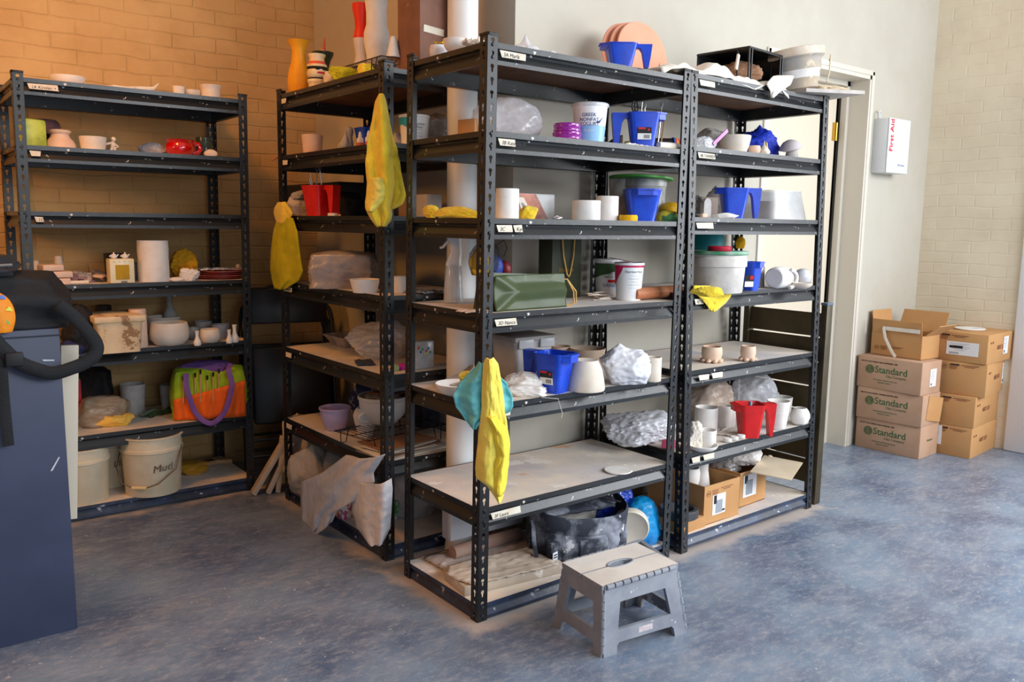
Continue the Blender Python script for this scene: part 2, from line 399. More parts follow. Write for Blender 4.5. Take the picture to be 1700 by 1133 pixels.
def board_mesh():
    b = B(); b.box((CW/2, CD/2, -.0062), (CW-.012, CD-.012, .0116), bev=.0008, seg=1)
    for f in b.bm.faces: f.material_index = 0 if f.normal.z > .5 else 1
    return b.mesh('shelf_board', [m_top, m_brd])
BOARD = board_mesh()
def make_rack(R, label, tapes):
    root = thing('shelving_rack', label, 'shelving rack', R.o, R.yaw, 'clay studio shelving racks')
    pm, cm = post_mesh(R.H), cap_mesh(R.H)
    for sx, sy, x, y in ((1, 1, 0, 0), (-1, 1, CW, 0), (1, -1, 0, CD), (-1, -1, CW, CD)):
        p = inst(pm, 'post', root, (x, y, 0), (-R.m, R.l, 0), (sx, sy, 1)); inst(cm, 'post_cap', p)
    for lv, z in R.lev.items():
        g = lv == 'G'; ox, oy = R.l*z, R.m*z
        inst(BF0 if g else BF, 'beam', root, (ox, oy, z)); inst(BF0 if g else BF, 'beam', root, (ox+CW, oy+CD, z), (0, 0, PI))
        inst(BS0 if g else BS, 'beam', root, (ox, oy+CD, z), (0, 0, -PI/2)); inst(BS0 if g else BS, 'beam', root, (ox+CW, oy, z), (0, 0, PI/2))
        inst(BOARD, 'shelf_board', root, (ox, oy, z))
    for lv, x, w, txt, sl in tapes:
        z = R.lev[lv]; b = B(); rnd = random.Random(x*100+z)
        pts = [(0, 0), (w, rnd.uniform(-.002, .002)), (w+.004*rnd.uniform(-1, 1), -.021), (.006, -.021)]
        b.prism(pts, .0006, Matrix.Rotation(PI/2, 4, 'X'))
        t = b.obj('name_tape', m_tape, root, (x+R.l*z, R.m*z+.0008, z-.020), (0.0, sl, 0)); 
        t.rotation_euler = (-.14, sl, 0); t.location.y -= .001
        if txt: text_mesh(txt, .0165, m_ink, 'handwriting', t, (.012, -.0012, -.0175), (PI/2, 0, 0), .2, .0001)
    return root
make_rack(R1, 'black steel rack in the corner by the dark blue-grey cabinet, against the brick wall', [('A', .05, .105, '1A Kirsten + KC', 0), ('B', .045, .04, '', 0), ('C', .05, .03, '1C', 0)])
make_rack(R2, 'black steel rack with a yellow towel and yellow vase, standing sideways to the others', [('A', .05, .05, '', 0), ('B', .05, .05, '', 0), ('C', .05, .04, '', 0), ('D', .03, .09, '2D KyRA', 0), ('E', .04, .06, '', 0), ('F', .03, .06, '', 0)])
make_rack(R3, 'black steel rack at the front corner, with the grey step stool before it', [('A', .045, .10, '3A Marla', 0), ('B', .045, .065, '3B Katerina K', 0), ('C', .045, .06, '3C', 0), ('C', .11, .035, 'Kyra', 0), ('D', .045, .085, '3D Nance', 0), ('E', .055, .06, '', 0), ('F', .045, .12, '3F Laura', 0)])
make_rack(R4, 'black steel rack beside the door, holding cardboard clay boxes at the bottom', [('A', .045, .09, '', 0), ('B', .045, .10, '4B TANNER', 0), ('C', .045, .10, '', 0), ('D', .045, .055, '4D JOANN', 0), ('E', .08, .065, '', 0), ('E', .16, .07, '', 0), ('F', .05, .05, '', 0), ('F', .12, .07, '', 0)])
# ---------------------------------------------------------------- shapes for the things on the shelves
def away(p): q = Vector((p.x-CAM.x, p.y-CAM.y, 0)); return q.normalized()
def G(R, lev, px, py, r=0):
    """floor point of shelf lev seen at the pixel, pushed back by r; returns point and metres per pixel"""
    p = onz(px, py, R.lev[lev] if R else 0); p = p+away(p)*r; return p
RATE = lambda p: mpp(p)
def shell(prof, R, H, wall=.004, floor=.006, inner=True):
    o = [(0, 0)]+[(r*R, z*H) for r, z in prof]
    if not inner: return o+[(0, o[-1][1])]
    top = o[-1]; i = [(max(r-wall, .001), max(z, floor)) for r, z in reversed(o[1:]) if z > floor*.5]
    i[0] = (top[0]-wall, top[1]-.0008)
    return o+[(top[0]-wall*.5, top[1]+wall*.25)]+i+[(0, floor)]
CYL = [(.93, 0), (.98, .02), (1, .06), (1, .5), (1, 1)]
CUP = [(.70, 0), (.74, .02), (.78, .1), (.9, .5), (1, 1)]
TAP = [(.82, 0), (.85, .02), (.9, .3), (1, 1)]
BOWL = [(.45, 0), (.48, .04), (.72, .22), (.9, .5), (.97, .8), (1, 1)]
BELLY = [(.62, 0), (.72, .04), (.94, .25), (1, .5), (.97, .78), (.9, 1)]
BASIN = [(.55, 0), (.6, .03), (.82, .2), (.95, .5), (.97, .85), (1, .93), (1, 1)]
def pot(name, label, cat, p, w, h, prof, mat, wall=.0045, group=None, inner=True, rz=0, seg=36, wob=0, sy=1, seed=0, px=True):
    k = mpp(p) if px else 1
    b = B(); b.lathe(shell(prof, w*k/2, h*k, wall, inner=inner), seg, wob=wob, seed=seed, sy=sy)
    return tag(b.obj(name, mat, None, p, (0, 0, rz)), label, cat, group)
def crumple_b(w, d, h, seed, amp=.12, fr=3, sub=5, knot=None, sharp=1.0, flat=.0, mi=0):
    """a crumpled, creased lump of flat facets standing on z=0; knot=(x,y,z,r) pulls a tied tip"""
    b = B(); r = bmesh.ops.create_icosphere(b.bm, subdivisions=sub, radius=1)
    o = Vector((seed*7.3, seed*3.1, seed*1.7)); rn = random.Random(int(seed*13)+5)
    fac = []
    for i in range(30 if amp > .09 else 16):
        q = Vector((rn.gauss(0, 1), rn.gauss(0, 1), rn.gauss(0, 1))).normalized(); fac.append((q, rn.uniform(1-amp*1.5, 1.12)))
    for v in b.bm.verts:
        n = v.co.normalized(); q = n*fr*.5+o
        n2 = (n+.10*Vector((noise.noise(q*2), noise.noise(q*2+Vector((9, 0, 0))), noise.noise(q*2+Vector((0, 9, 0)))))).normalized()
        s = 1.1
        for m_, dd in fac:
            c = n2.dot(m_)
            if c > .3: s = min(s, dd/c)
        st = Vector((q.x*1.2, q.y*1.2, q.z*2.2))
        rd = (1-abs(noise.noise(st*1.6+o))*3)*.28*sharp+(1-abs(noise.noise(st*3.7))*3)*.16*sharp+(1-abs(noise.noise(st*8))*3)*.07*sharp
        s *= 1+amp*(rd-.1)
        sq = 1/max(abs(n.x), abs(n.y), abs(n.z))
        s *= (1-flat)+flat*sq
        c = Vector((n.x*w/2*s, n.y*d/2*s, h*.42+n.z*h*.58*s))
        if c.z < h*.12: c.x *= 1+.10*(h*.12-c.z)/max(h, 1e-4)/.12*.5; c.y *= 1+.05
        if c.z < 0: c.z = c.z*.03
        if knot:
            kx, ky, kz, kr = knot; t = Vector((c.x-kx*w/2, c.y-ky*d/2, 0)).length/(kr)
            if t < 1 and n.z > 0: c.z += (kz)*(1-t)**2.2
        v.co = c
    for f in b.bm.faces: f.material_index = mi
    return b
def crumple(name, label, cat, p, w, d, h, mat, seed=1, rz=None, group=None, px=True, **kw):
    k = mpp(p) if px else 1
    b = crumple_b(w*k, d*k, h*k, seed, **kw)
    return tag(b.obj(name, mat, None, p, (0, 0, -YAW if rz is None else rz), ang=70), label, cat, group)
def drape_b(rows, plane, folds=5, amp=.012, thick=.004, nx=26, seed=0, bulge=.02, ny=40, sag=None):
    """a hanging cloth: rows of (py, px_left, px_right) on a plane function(px,py)->Vector; folds push it towards the camera; returns world-space builder"""
    b = B()
    ys = [r[0] for r in rows]
    def lr(t):
        y = ys[0]+(ys[-1]-ys[0])*t
        for a, c in zip(rows, rows[1:]):
            if a[0] <= y <= c[0]+1e-6:
                u = (y-a[0])/max(c[0]-a[0], 1e-6); return y, a[1]+(c[1]-a[1])*u, a[2]+(c[2]-a[2])*u
        return ys[-1], rows[-1][1], rows[-1][2]
    def f(u, t):
        y, l, r = lr(t); x = l+(r-l)*u
        y += 3*noise.noise(Vector((u*3+seed, t*2, 0)))*(1 if 0 < t < 1 else .3)
        p = plane(x, y); tow = -away(p)
        w = min(1, (r-l)/40)
        dsp = bulge*math.sin(PI*u)+amp*w*(math.sin(u*folds*PI+2*noise.noise(Vector((seed, t*1.5, 2)))+seed)*(.35+.65*t))+.007*noise.noise(Vector((u*5, t*8, seed*3)))+.004*noise.noise(Vector((u*14, t*20, seed)))
        if sag: dsp += sag(u, t)
        return p+tow*dsp
    b.grid(f, nx, ny); return b
def drape(name, label, cat, rows, plane, mat, thick=.005, parent=None, **kw):
    b = drape_b(rows, plane, **kw); c = sum((v.co for v in b.bm.verts), Vector())/len(b.bm.verts); c.z = min(v.co.z for v in b.bm.verts)
    b.xf(Matrix.Translation(-c))
    o = b.obj(name, mat, parent, c, thick=thick, ang=60)
    return tag(o, label, cat) if label else o
def rsq(hx, hy, r, n=5):
    pts = []
    for cx, cy, a0 in ((hx-r, hy-r, 0), (-hx+r, hy-r, PI/2), (-hx+r, -hy+r, PI), (hx-r, -hy+r, 1.5*PI)):
        for i in range(n): a = a0+PI/2*i/(n-1); pts.append((cx+r*math.cos(a), cy+r*math.sin(a)))
    return pts
def tub_b(w0, d0, w1, d1, h, r, wall=.003, lip=.006, n=6, b=None, mi=0, zb=0):
    """open tapered rounded-rectangle tub"""
    b = b or B(); R = []
    def ring(w, d, z, rr): return [(x, y, z+zb) for x, y in rsq(w/2, d/2, rr, n)]
    R = [ring(w0, d0, 0, r*.8), ring(w0+(w1-w0)*.03, d0+(d1-d0)*.03, .004, r), ring(w1, d1, h-lip, r), ring(w1+lip, d1+lip, h-lip, r+lip/2), ring(w1+lip, d1+lip, h, r+lip/2),
         ring(w1-wall, d1-wall, h, r-wall/2), ring(w0-wall, d0-wall, wall, r*.8-wall/2)]
    b.loops(R, mi, True, True, True); return b
P_BLUE = M('blue pitcher plastic', (22, 74, 206), (18, 62, 190), 20, .34, spec=.5, speck=((120, 150, 210), 30, .74))
P_RED = M('red pitcher plastic', (214, 22, 22), (196, 14, 16), 20, .34, spec=.5, speck=((230, 150, 140), 34, .76))
m_black = M('matte black', (24, 24, 26), rough=.6)
m_white = M('plain white', (232, 230, 226), rough=.6)
m_redi = M('label red', (206, 30, 44), rough=.5)
def pitcher(label, p, w, h, mat, rz=0, sticker=0, tools=False, px=True):
    """square paint pail with a spout lip on one side and a leg-like handle on the other; w is the width over the handle"""
    k = mpp(p) if px else 1; w *= k; h *= k; bw = w*.62
    t = thing('paint_pitcher', label, 'pitcher', p, rz, 'plastic paint pitchers')
    b = B(); tub_b(bw*.70, bw*.66, bw, bw*.92, h, bw*.16, .0035, .004, b=b)
    b.prism([(-bw*.49, -bw*.40), (-bw*.49, bw*.40), (-bw*.74, bw*.22), (-bw*.74, -bw*.22)], h*.045, Matrix.Translation((0, 0, h*.955)))
    b.prism([(-bw*.47, -bw*.36), (-bw*.47, bw*.36), (-bw*.70, bw*.20), (-bw*.70, -bw*.20)], h*.17, Matrix.Translation((0, 0, h*.80)))
    for f in b.bm.faces: f.material_index = 0
    b.obj('body', mat, t)
    b = B(); hw = bw*.17
    pts = [(bw*.48, h*.86), (bw*.62, h*.84), (bw*.70, h*.70), (bw*.76, h*.3), (bw*.80, 0.002), (bw*.92, 0.002), (bw*.98, h*.5), (bw*1.02, h*.96), (bw*1.02, h), (bw*.46, h)]
    rings = [[(x, y, z) for x, z in pts] for y in (-hw, -hw*.9, hw*.9, hw)]
    b.loops(rings, 0, True, True, True); b.obj('handle', mat, t)
    if sticker:
        s = B(); sw = bw*.44; zc = h*.30; q = B()
        tilt = math.atan(bw*.13/h)
        s.box((0, 0, 0), (sw, .0008, h*.34), 1); s.box((0, -.0003, h*.085), (sw, .0008, h*.17), 0); s.box((-sw*.2, -.0006, h*.14), (sw*.52, .0008, h*.05), 2); s.lathe([(h*.032, 0), (h*.032, .0006)], 14, 2, (sw*.30, -.0005, h*.10), Matrix.Rotation(PI/2, 3, 'X'))
        for i in range(7): s.box((sw*(-.02+.065*i), -.0006, -h*.09), (sw*(.02+.012*(i % 2)), .0008, h*.10), 0)
        (s.xf(Matrix.Rotation(PI, 4, 'Z')) if sticker < 0 else s).obj('label', [m_black, m_white, m_redi], t, (0, -bw*.415*sticker, h*.40), (tilt*sticker, 0, 0 if sticker > 0 else 0), label='black and white barcode label')
    if tools:
        rnd = random.Random(int(p.x*1000)); 
        for i in range(4):
            x, y = rnd.uniform(-.25, .25)*bw, rnd.uniform(-.2, .2)*bw; tx, ty = rnd.uniform(-.3, .3), rnd.uniform(-.2, .2)
            b = B(); L = h*rnd.uniform(1.15, 1.5); q = Vector((x, y, .01)); e = q+Vector((tx*bw, ty*bw, L))
            b.tube([q, q.lerp(e, .7)], .004, 8, 0); b.tube([q.lerp(e, .7), e], .0022, 8, 1)
            if i % 2: b.tube([e, e+Vector((.006, 0, .012)), e+Vector((0, 0, .024)), e+Vector((-.006, 0, .012)), e], .0012, 6, 1)
            tag(b.obj('pottery_tool', [(M('tool handle wood', (176, 120, 80)), m_redi, M('pink tool handle', (206, 40, 90)))[i % 3], M('tool steel', (170, 170, 170), rough=.3, metal=.9)], None, p), 'tool in the red pitcher on the sideways rack, ' + ('wooden handle', 'red handle with wire loop', 'pink handle', 'wooden handle with wire loop')[i], 'pottery tool', 'tools standing in pitchers')
    return t
def block(name, label, cat, c, sz, mat, rz=0, bev=.002, tilt=(0, 0), group=None, px=False):
    b = B(); b.box((0, 0, sz[2]/2), sz, bev=bev); return tag(b.obj(name, mat, None, c, (tilt[0], tilt[1], rz)), label, cat, group)
def sheet(name, label, cat, p, w, d, mat, rz=0, amp=.006, fr=6, thick=.003, seed=0, px=False, lift=.006, rag=.08, group=None):
    """a limp sheet lying on a surface, ragged edge"""
    b = B(); o = Vector((seed*3.7, seed, 0))
    def f(u, v):
        x, y = (u-.5), (v-.5); e = 1+rag*noise.noise(Vector((math.atan2(y, x)*1.5, seed, 0)))*2
        z = abs(noise.noise(Vector((u*fr, v*fr, 0))+o))*amp*2+abs(noise.noise(Vector((u*fr*2.7, v*fr*2.7, 4))+o))*amp
        return Vector((x*w*e, y*d*e, lift*.5+z))
    b.grid(f, 30, 22); return tag(b.obj(name, mat, None, p, (0, 0, rz), thick=thick, ang=60), label, cat, group)

# ---------------------------------------------------------------- materials of the things
m_bisq = M('pale bisque clay', (226, 214, 198), (216, 202, 186), 14, .8, bump=.1)
m_wclay = M('white raw clay', (232, 228, 222), (222, 216, 210), 14, .85, bump=.1)
m_pink = M('pinkish bisque clay', (226, 196, 172), (216, 182, 158), 12, .8, bump=.1)
m_grayc = M('grey slip clay', (178, 174, 170), (156, 152, 150), 14, .85, bump=.2)
m_plast = M('cloudy plastic film', (238, 238, 242), (222, 222, 230), 9, .16, spec=.8, alpha=.56, bump=.8, bsc=34)
m_plastw = M('white plastic bag', (236, 236, 240), (216, 216, 224), 7, .26, spec=.7, alpha=.78, bump=.4, bsc=25)
m_plastg = M('grey plastic bag', (170, 164, 160), (136, 130, 128), 7, .24, spec=.7, alpha=.72, bump=.5, bsc=30)
m_clear = M('scuffed clear plastic', (222, 224, 226), (204, 206, 208), 12, .2, spec=.6, alpha=.42)
m_clear2 = M('clear plastic', (236, 240, 244), rough=.1, spec=.6, alpha=.22)
m_yel = M('yellow terry cloth', (246, 216, 58), (234, 200, 40), 16, .95, bump=.6, bsc=220, sheen=.3)
m_yel2 = M('pale yellow microfibre', (250, 232, 100), (240, 218, 84), 9, .95, bump=.5, bsc=260, sheen=.3, speck=((228, 222, 190), 9, .66))
m_lime = M('lime yellow cloth', (196, 188, 30), (168, 164, 24), 10, .95, bump=.5, bsc=200)
m_turq = M('turquoise cloth', (120, 200, 204), (88, 178, 186), 8, .95, bump=.5, bsc=160, speck=((196, 210, 208), 8, .68))
m_card = M('cardboard', (196, 148, 96), (184, 134, 84), 5, .8, wave=('Z', 60, 0, (188, 140, 90)))
m_cardin = M('cardboard edge', (176, 128, 80), rough=.85)
m_cardp = M('pinkish cardboard', (186, 150, 124), (178, 140, 112), 5, .8)
m_green = M('printed green ink', (64, 98, 60), rough=.8)
m_brown = M('printed brown ink', (120, 66, 48), rough=.8)
m_stick = M('white sticker', (228, 228, 228), rough=.5)
m_wood = M('pale wood', (206, 164, 116), (188, 142, 96), 4, .65, wave=('X', 12, 3, (196, 150, 104)))
m_woodd = M('dusty wood board', (200, 184, 164), (182, 166, 150), 8, .8, speck=((222, 214, 204), 14, .6))
m_wire = M('black wire', (26, 24, 24), rough=.45, metal=.3)
m_paper = M('off white paper', (226, 218, 206), (214, 204, 190), 6, .85)
m_brpaper = M('brown paper', (150, 112, 84), (134, 98, 72), 6, .85)
m_canvas = M('dusty beige canvas', (198, 184, 166), (182, 168, 152), 5, .9, bump=.3, bsc=60)
m_bucket = M('white pail plastic', (222, 210, 184), (210, 196, 168), 8, .4, speck=[((170, 120, 80), 14, .74)])
m_blackb = M('black nylon', (26, 26, 30), (18, 18, 20), 10, .75, bump=.4, bsc=150)
m_cloud = M('clay caked plastic', (206, 202, 196), (176, 172, 168), 9, .6, speck=((226, 222, 216), 12, .58))

def smooth(pts, n=5):
    """Catmull-Rom through the points"""
    P = [Vector(p) for p in pts]; P = [P[0]*2-P[1]]+P+[P[-1]*2-P[-2]]; out = []
    for a, b_, c, d in zip(P, P[1:], P[2:], P[3:]):
        for i in range(n):
            t = i/n; out.append(.5*((2*b_)+(c-a)*t+(2*a-5*b_+4*c-d)*t*t+(3*b_-a-3*c+d)*t**3))
    return out+[P[-2]]
# ================================================================ rack 1 (corner)
A1 = R1.at
pot('bowl', 'wide shallow white bowl on top of the corner rack', 'bowl', A1('A', 113, .12), 54, 15, BOWL, m_wclay)
b = B(); b.loops([[(-.03, -.05, 0), (.05, -.035, 0), (.09, .01, .012), (.02, .03, 0), (-.06, .02, 0)], [(-.03, -.05, .01), (.05, -.035, .01), (.09, .01, .02), (.02, .03, .012), (-.06, .02, .01)]], 0, True, True, True)
tag(b.obj('clay_scrap', m_bisq, None, A1('A', 196, .07)), 'flat pale clay scrap on top of the corner rack', 'clay scrap')
b = B(); b.tube([(-.06, 0, .008), (0, 0, .012), (.05, .01, .02), (.075, .02, .045)], [.008, .011, .008, .002], 8)
tag(b.obj('clay_scrap', m_bisq, None, A1('A', 236, .07)), 'thin pointed clay scrap curling up on the corner rack', 'clay scrap')
pot('dish', 'small notched dish beside a low dish on top of the corner rack', 'dish', A1('A', 297, .06), 20, 14, TAP, m_bisq, sy=.7)
pot('dish', 'low round cream dish beside the flared cup on the corner rack top', 'dish', A1('A', 318, .09), 30, 11, BOWL, m_bisq)
pot('cup', 'flared cream cup at the end of the corner rack top', 'cup', A1('A', 350, .07), 36, 21, [(.78, 0), (.8, .1), (.84, .3), (.82, .55), (.86, .75), (1, 1)], m_bisq)
# 1B
p = A1('B', 55, .10); b = B(); b.box((0, 0, .055), (.085, .07, .11), bev=.012); tag(b.obj('glazed_tumbler', M('yellow green glaze', (196, 206, 84), (150, 164, 60), 12, .45, speck=((90, 110, 50), 30, .66)), None, p, (0, 0, .3)), 'square yellow-green speckled tumbler at the left of the corner rack', 'tumbler')
pot('tumbler', 'dark green tumbler behind the yellow-green one on the corner rack', 'tumbler', A1('B', 76, .22), 22, 26, TAP, M('dark green glaze', (38, 50, 40), rough=.3))
b = B(); b.lathe(shell([(.5, 0), (.42, .12), (.5, .3), (.85, .55), (1, .75), (.9, .92), (.72, 1)], .062, .135), 36, wob=.10)
tag(b.obj('tulip_vase', M('dusky pink glaze', (120, 84, 84), (70, 66, 80), 14, .35), None, A1('B', 77, .34)), 'dark pinkish tulip vase standing behind the tumblers, under the corner rack top', 'vase')
pot('vase', 'round-bellied peach vase with a narrow collar on the corner rack', 'vase', A1('B', 101, .12), 46, 31, [(.86, 0), (.98, .06), (1, .22), (.86, .45), (.66, .6), (.58, .78), (.72, .88), (.74, .96), (.66, 1)], m_pink)
t = thing('figurine_mug', 'cream mug with a little clay figure as its handle', 'mug', A1('B', 155, .09)); k = mpp(t.location)
b = B(); b.lathe(shell(TAP, 21*k, 22*k), 32); b.obj('body', m_bisq, t)
b = B(); X = 24*k
b.ico((X+8*k, 0, 21*k), 4*k); b.tube([(X+6*k, 0, 17*k), (X+7*k, 0, 9*k)], [2.5*k, 4*k], 8); b.tube([(X+6*k, 0, 15*k), (X-4*k, 0, 12*k)], 1.8*k, 6); b.tube([(X+7*k, 0, 15*k), (X+15*k, 0, 9*k), (X+8*k, 0, 6*k)], 1.8*k, 6)
b.tube([(X+6*k, 0, 9*k), (X+3*k, 0, 0)], 2.3*k, 6); b.tube([(X+8*k, 0, 9*k), (X+10*k, 0, 0)], 2.3*k, 6); b.obj('figure_handle', m_bisq, t)
pot('dish', 'small brownish dish behind the figurine mug', 'dish', A1('B', 163, .26), 40, 22, BOWL, M('tan dish', (150, 124, 100)))
crumple('plastic_scrap', 'crumpled pale blue plastic scrap left of the red pot', 'plastic scrap', A1('B', 255, .16), 50, 24, 20, M('pale blue film', (160, 170, 190), (190, 196, 206), 12, .3, alpha=.8), 5, amp=.2)
t = thing('red_pot', 'glossy red round pot with one wide handle on the corner rack', 'pot', A1('B', 299, .08)); k = mpp(t.location)
g = M('red gloss glaze', (214, 12, 14), (190, 8, 10), 9, .12, spec=.7, coat=.6)
b = B(); b.lathe(shell([(.72, 0), (.82, .06), (1, .35), (1, .55), (.86, .8), (.92, .93), (1.02, 1)], 23*k, 25*k), 36); b.obj('body', g, t)
for s in (1,): b = B(); b.tube([(s*20*k, 0, 21*k), (s*31*k, 0, 20*k), (s*34*k, 0, 13*k), (s*30*k, 0, 7*k), (s*20*k, 0, 4*k)], (3*k, 4*k), 8, flat=(0, 1, 0)); b.obj('handle', g, t)
pot('jar', 'greenish glass jar behind the red pot, by the rack post', 'jar', A1('B', 340, .2), 28, 34, [(.9, 0), (1, .08), (1, .6), (.86, .74), (.86, .84), (.95, .86), (.95, 1)], M('olive glass', (84, 92, 74), (64, 70, 60), 8, .15, alpha=.85))
crumple('clay_scrap', 'small knobbly clay lump in front of the glass jar', 'clay lump', A1('B', 349, .06), 22, 12, 12, m_bisq, 9, sub=3)
# 1D
q = lambda px, py, r=.0: G(R1, 'D', px, py, r)
pot('cone_stand', 'pale clay cone standing upside down behind the stacked soap blocks', 'clay cone', A1('D', 99, .22), 20, 42, [(1, 0), (1, .04), (.55, .96), (.5, 1)], m_pink)
pot('cone_stand', 'short clay cone half hidden behind the rack post by the backpack', 'clay cone', A1('D', 62, .20), 16, 36, [(1, 0), (.5, .96), (.4, 1)], m_pink)
for i, (px, w, n) in enumerate(((92, 34, 'lowest'), (100, 26, 'middle'), (84, 26, 'uppermost'))):
    p = A1('D', px, .06, dz=(0, .028, .028)[i]+(.028 if i == 2 else 0)); block('clay_block', 'rounded pale clay block, %s of the small heap beside the backpack' % n, 'clay block', p, (w*.0031, .07, .026), m_pink, .1*i, .006, group='pale clay blocks')
b = B(); rnd = random.Random(2)
for i in range(34):
    x, y, z = rnd.uniform(-.09, .09), rnd.uniform(-.05, .08), rnd.uniform(.006, .05); b.box((x, y, z*.8), (rnd.uniform(.02, .05), rnd.uniform(.01, .03), rnd.uniform(.006, .014)), rot=Euler((rnd.uniform(-.5, .5), rnd.uniform(-.5, .5), rnd.uniform(0, 3))).to_matrix(), mi=i % 2)
tag(b.obj('clay_trimmings', [m_pink, M('mauve clay', (150, 116, 118))], None, A1('D', 147, .15)), 'heap of pinkish clay trimmings left of the little clay house', 'clay trimmings', kind='stuff')
b = B(); b.tube([(-.09, 0, .008), (.03, .01, .008)], .007, 8); tag(b.obj('clay_coil', m_bisq, None, A1('D', 135, .03)), 'pale clay stick at the front edge left of the clay house', 'clay coil')
pot('tumbler', 'tall black tumbler behind the little clay house', 'tumbler', A1('D', 193, .17), 36, 45, TAP, M('black glaze', (30, 30, 32), rough=.3))
t = thing('clay_house', 'small cream clay oven house with a yellow window and two toy teapots on its roof', 'clay house', A1('D', 201, .05)); k = mpp(t.location)
b = B(); b.box((0, 0, 20*k), (38*k, 26*k, 40*k), bev=2*k)
for s in (-12, -4, 4, 12): b.lathe([(1.5*k, 0), (1.5*k, 1*k)], 10, c=(s*k, -13*k, 36*k), axis=Matrix.Rotation(PI/2, 3, 'X'))
b.obj('body', M('cream glaze', (226, 214, 176), rough=.35), t)
b = B(); b.box((0, -13*k, 18*k), (21*k, 1.5*k, 24*k)); b.obj('window', M('yellow glass', (190, 150, 20), (170, 134, 20), 20, .15, coat=.5), t)
b = B(); b.box((2*k, -13.5*k, 2*k), (9*k, 2*k, 3*k)); b.obj('base_plate', M('grey tag', (120, 110, 96)), t)
for s in (-9, 8):
    b = B(); b.lathe([(3*k, 0), (5*k, 2*k), (5*k, 5*k), (3*k, 7*k), (1*k, 8*k), (1.4*k, 10*k), (0, 10.5*k)], 16); b.tube([(4*k, 0, 3*k), (7*k, 0, 7*k)], 1*k, 6); b.tube([(-4*k, 0, 6*k), (-7*k, 0, 4*k), (-4*k, 0, 2*k)], .8*k, 6)
    b.obj('toy_teapot', m_wclay, t, (s*k, 0, 40*k))
pot('cylinder_vase', 'tall plain white clay cylinder on the corner rack', 'vase', A1('D', 256, .07), 49, 67, [(.98, 0), (1, .02), (.99, .2), (1, .4), (.98, .6), (1, .8), (.97, .96), (.99, 1)], m_wclay, wob=.012)
crumple('cloth', 'crumpled mustard yellow cloth right of the tall white cylinder', 'cloth', A1('D', 304, .16), 56, 40, 48, M('mustard cloth', (216, 158, 24), (190, 130, 16), 8, .95, bump=.5), 3, amp=.22)
pot('cup', 'pale blue cup hidden behind the clay house and the white cylinder', 'cup', A1('D', 226, .22), 24, 28, TAP, M('pale blue glaze', (160, 170, 190), rough=.4))
p0 = A1('D', 364, .16)
for i in range(4):
    r = (40, 42, 40, 38)[i]*mpp(p0); b = B(); b.lathe([(0, 0), (r*.7, 0), (r, .007), (r, .0095), (r*.7, .004), (0, .004)], 44)
    tag(b.obj('plate', [M('red pink glaze', (170, 58, 56), (150, 50, 50), 9, .3), M('pink glaze', (200, 110, 104), rough=.3)][i % 2], None, p0+Vector((.004*i, 0, i*.009)), (0, 0, i)), '%s plate of the reddish stack at the end of the corner rack' % ('bottom', 'second', 'third', 'top')[i], 'plate', 'stacked reddish plates')
pp = p0+Vector((0, 0, .037))
crumple('paper_towel', 'crumpled white paper towel spilling over the left of the red plates', 'paper towel', A1('D', 312, .05), 36, 20, 22, m_wclay, 11, amp=.3)
sheet('paper_towel', 'rumpled white paper towel lying on the red plates', 'paper towel', pp+Vector((-.03, 0, .001)), .16, .1, m_wclay, .2, .006, seed=3)
b = B(); b.lathe([(0, 0), (.045, 0), (.055, .008), (.05, .008), (0, .005)], 28); b.ico((.01, 0, .016), .012); tag(b.obj('saucer', m_bisq, None, pp+Vector((.085, .01, .0)), (0, 0, 0)), 'small cream saucer with a knob resting on the red plates', 'saucer')
crumple('clay_scrap', 'flat white clay scrap at the shelf edge under the tall white cylinder', 'clay scrap', A1('D', 292, .03), 24, 12, 7, m_wclay, 12, sub=3)
# 1E
t = thing('storage_bin', 'clay smeared cream storage bin with lid on the corner rack', 'storage bin', G(R1, 'E', 191, 588, .13)); k = mpp(t.location)
mb = M('clay smeared bin', (226, 200, 160), (206, 176, 136), 10, .6, speck=[((150, 112, 76), 11, .56)], bump=.3)
b = B(); tub_b(62*k, .22, 70*k, .24, 50*k, .02, b=b); b.obj('body', mb, t)
b = B(); b.box((0, 0, 55*k), (78*k, .26, 11*k), bev=3*k); b.obj('lid', mb, t)
pot('jar', 'dark lidded jar behind the smeared bin', 'jar', G(R1, 'E', 175, 568, .1), 26, 56, [(.9, 0), (1, .1), (1, .7), (.8, .8), (.95, .85), (.95, 1)], M('dark jar', (52, 44, 40), rough=.35))
pot('jar', 'tall beige lidded jar between the bin and the bowls', 'jar', G(R1, 'E', 231, 580, .06), 28, 64, [(.95, 0), (1, .05), (1, .84), (.92, .86), (.95, .9), (.95, 1)], m_pink, inner=False)
pot('vase', 'slender grey bottle vase at the back above the bowls', 'vase', G(R1, 'E', 284, 560, .08), 22, 66, [(.8, 0), (1, .1), (1, .45), (.9, .58), (.45, .7), (.4, .9), (.6, 1)], m_grayc)
pot('bowl', 'wide cream bowl behind the deep round bowl', 'bowl', G(R1, 'E', 272, 564, .10), 54, 34, BASIN, m_bisq)
pot('bowl', 'deep round cream bowl at the front of the crowded corner shelf', 'bowl', G(R1, 'E', 282, 577, .09), 63, 37, BELLY, m_bisq)
pot('cup', 'small shadowed cup right of the deep round bowl', 'cup', G(R1, 'E', 322, 566, .05), 20, 20, BELLY, m_grayc)
pot('cup', 'pale cup at the back, above the small bud vase', 'cup', G(R1, 'E', 338, 560, .06), 28, 24, TAP, m_grayc)
pot('cup', 'squat round cream cup between the bud vase and the pair of bottles', 'cup', G(R1, 'E', 349, 571, .05), 33, 22, BELLY, m_bisq)
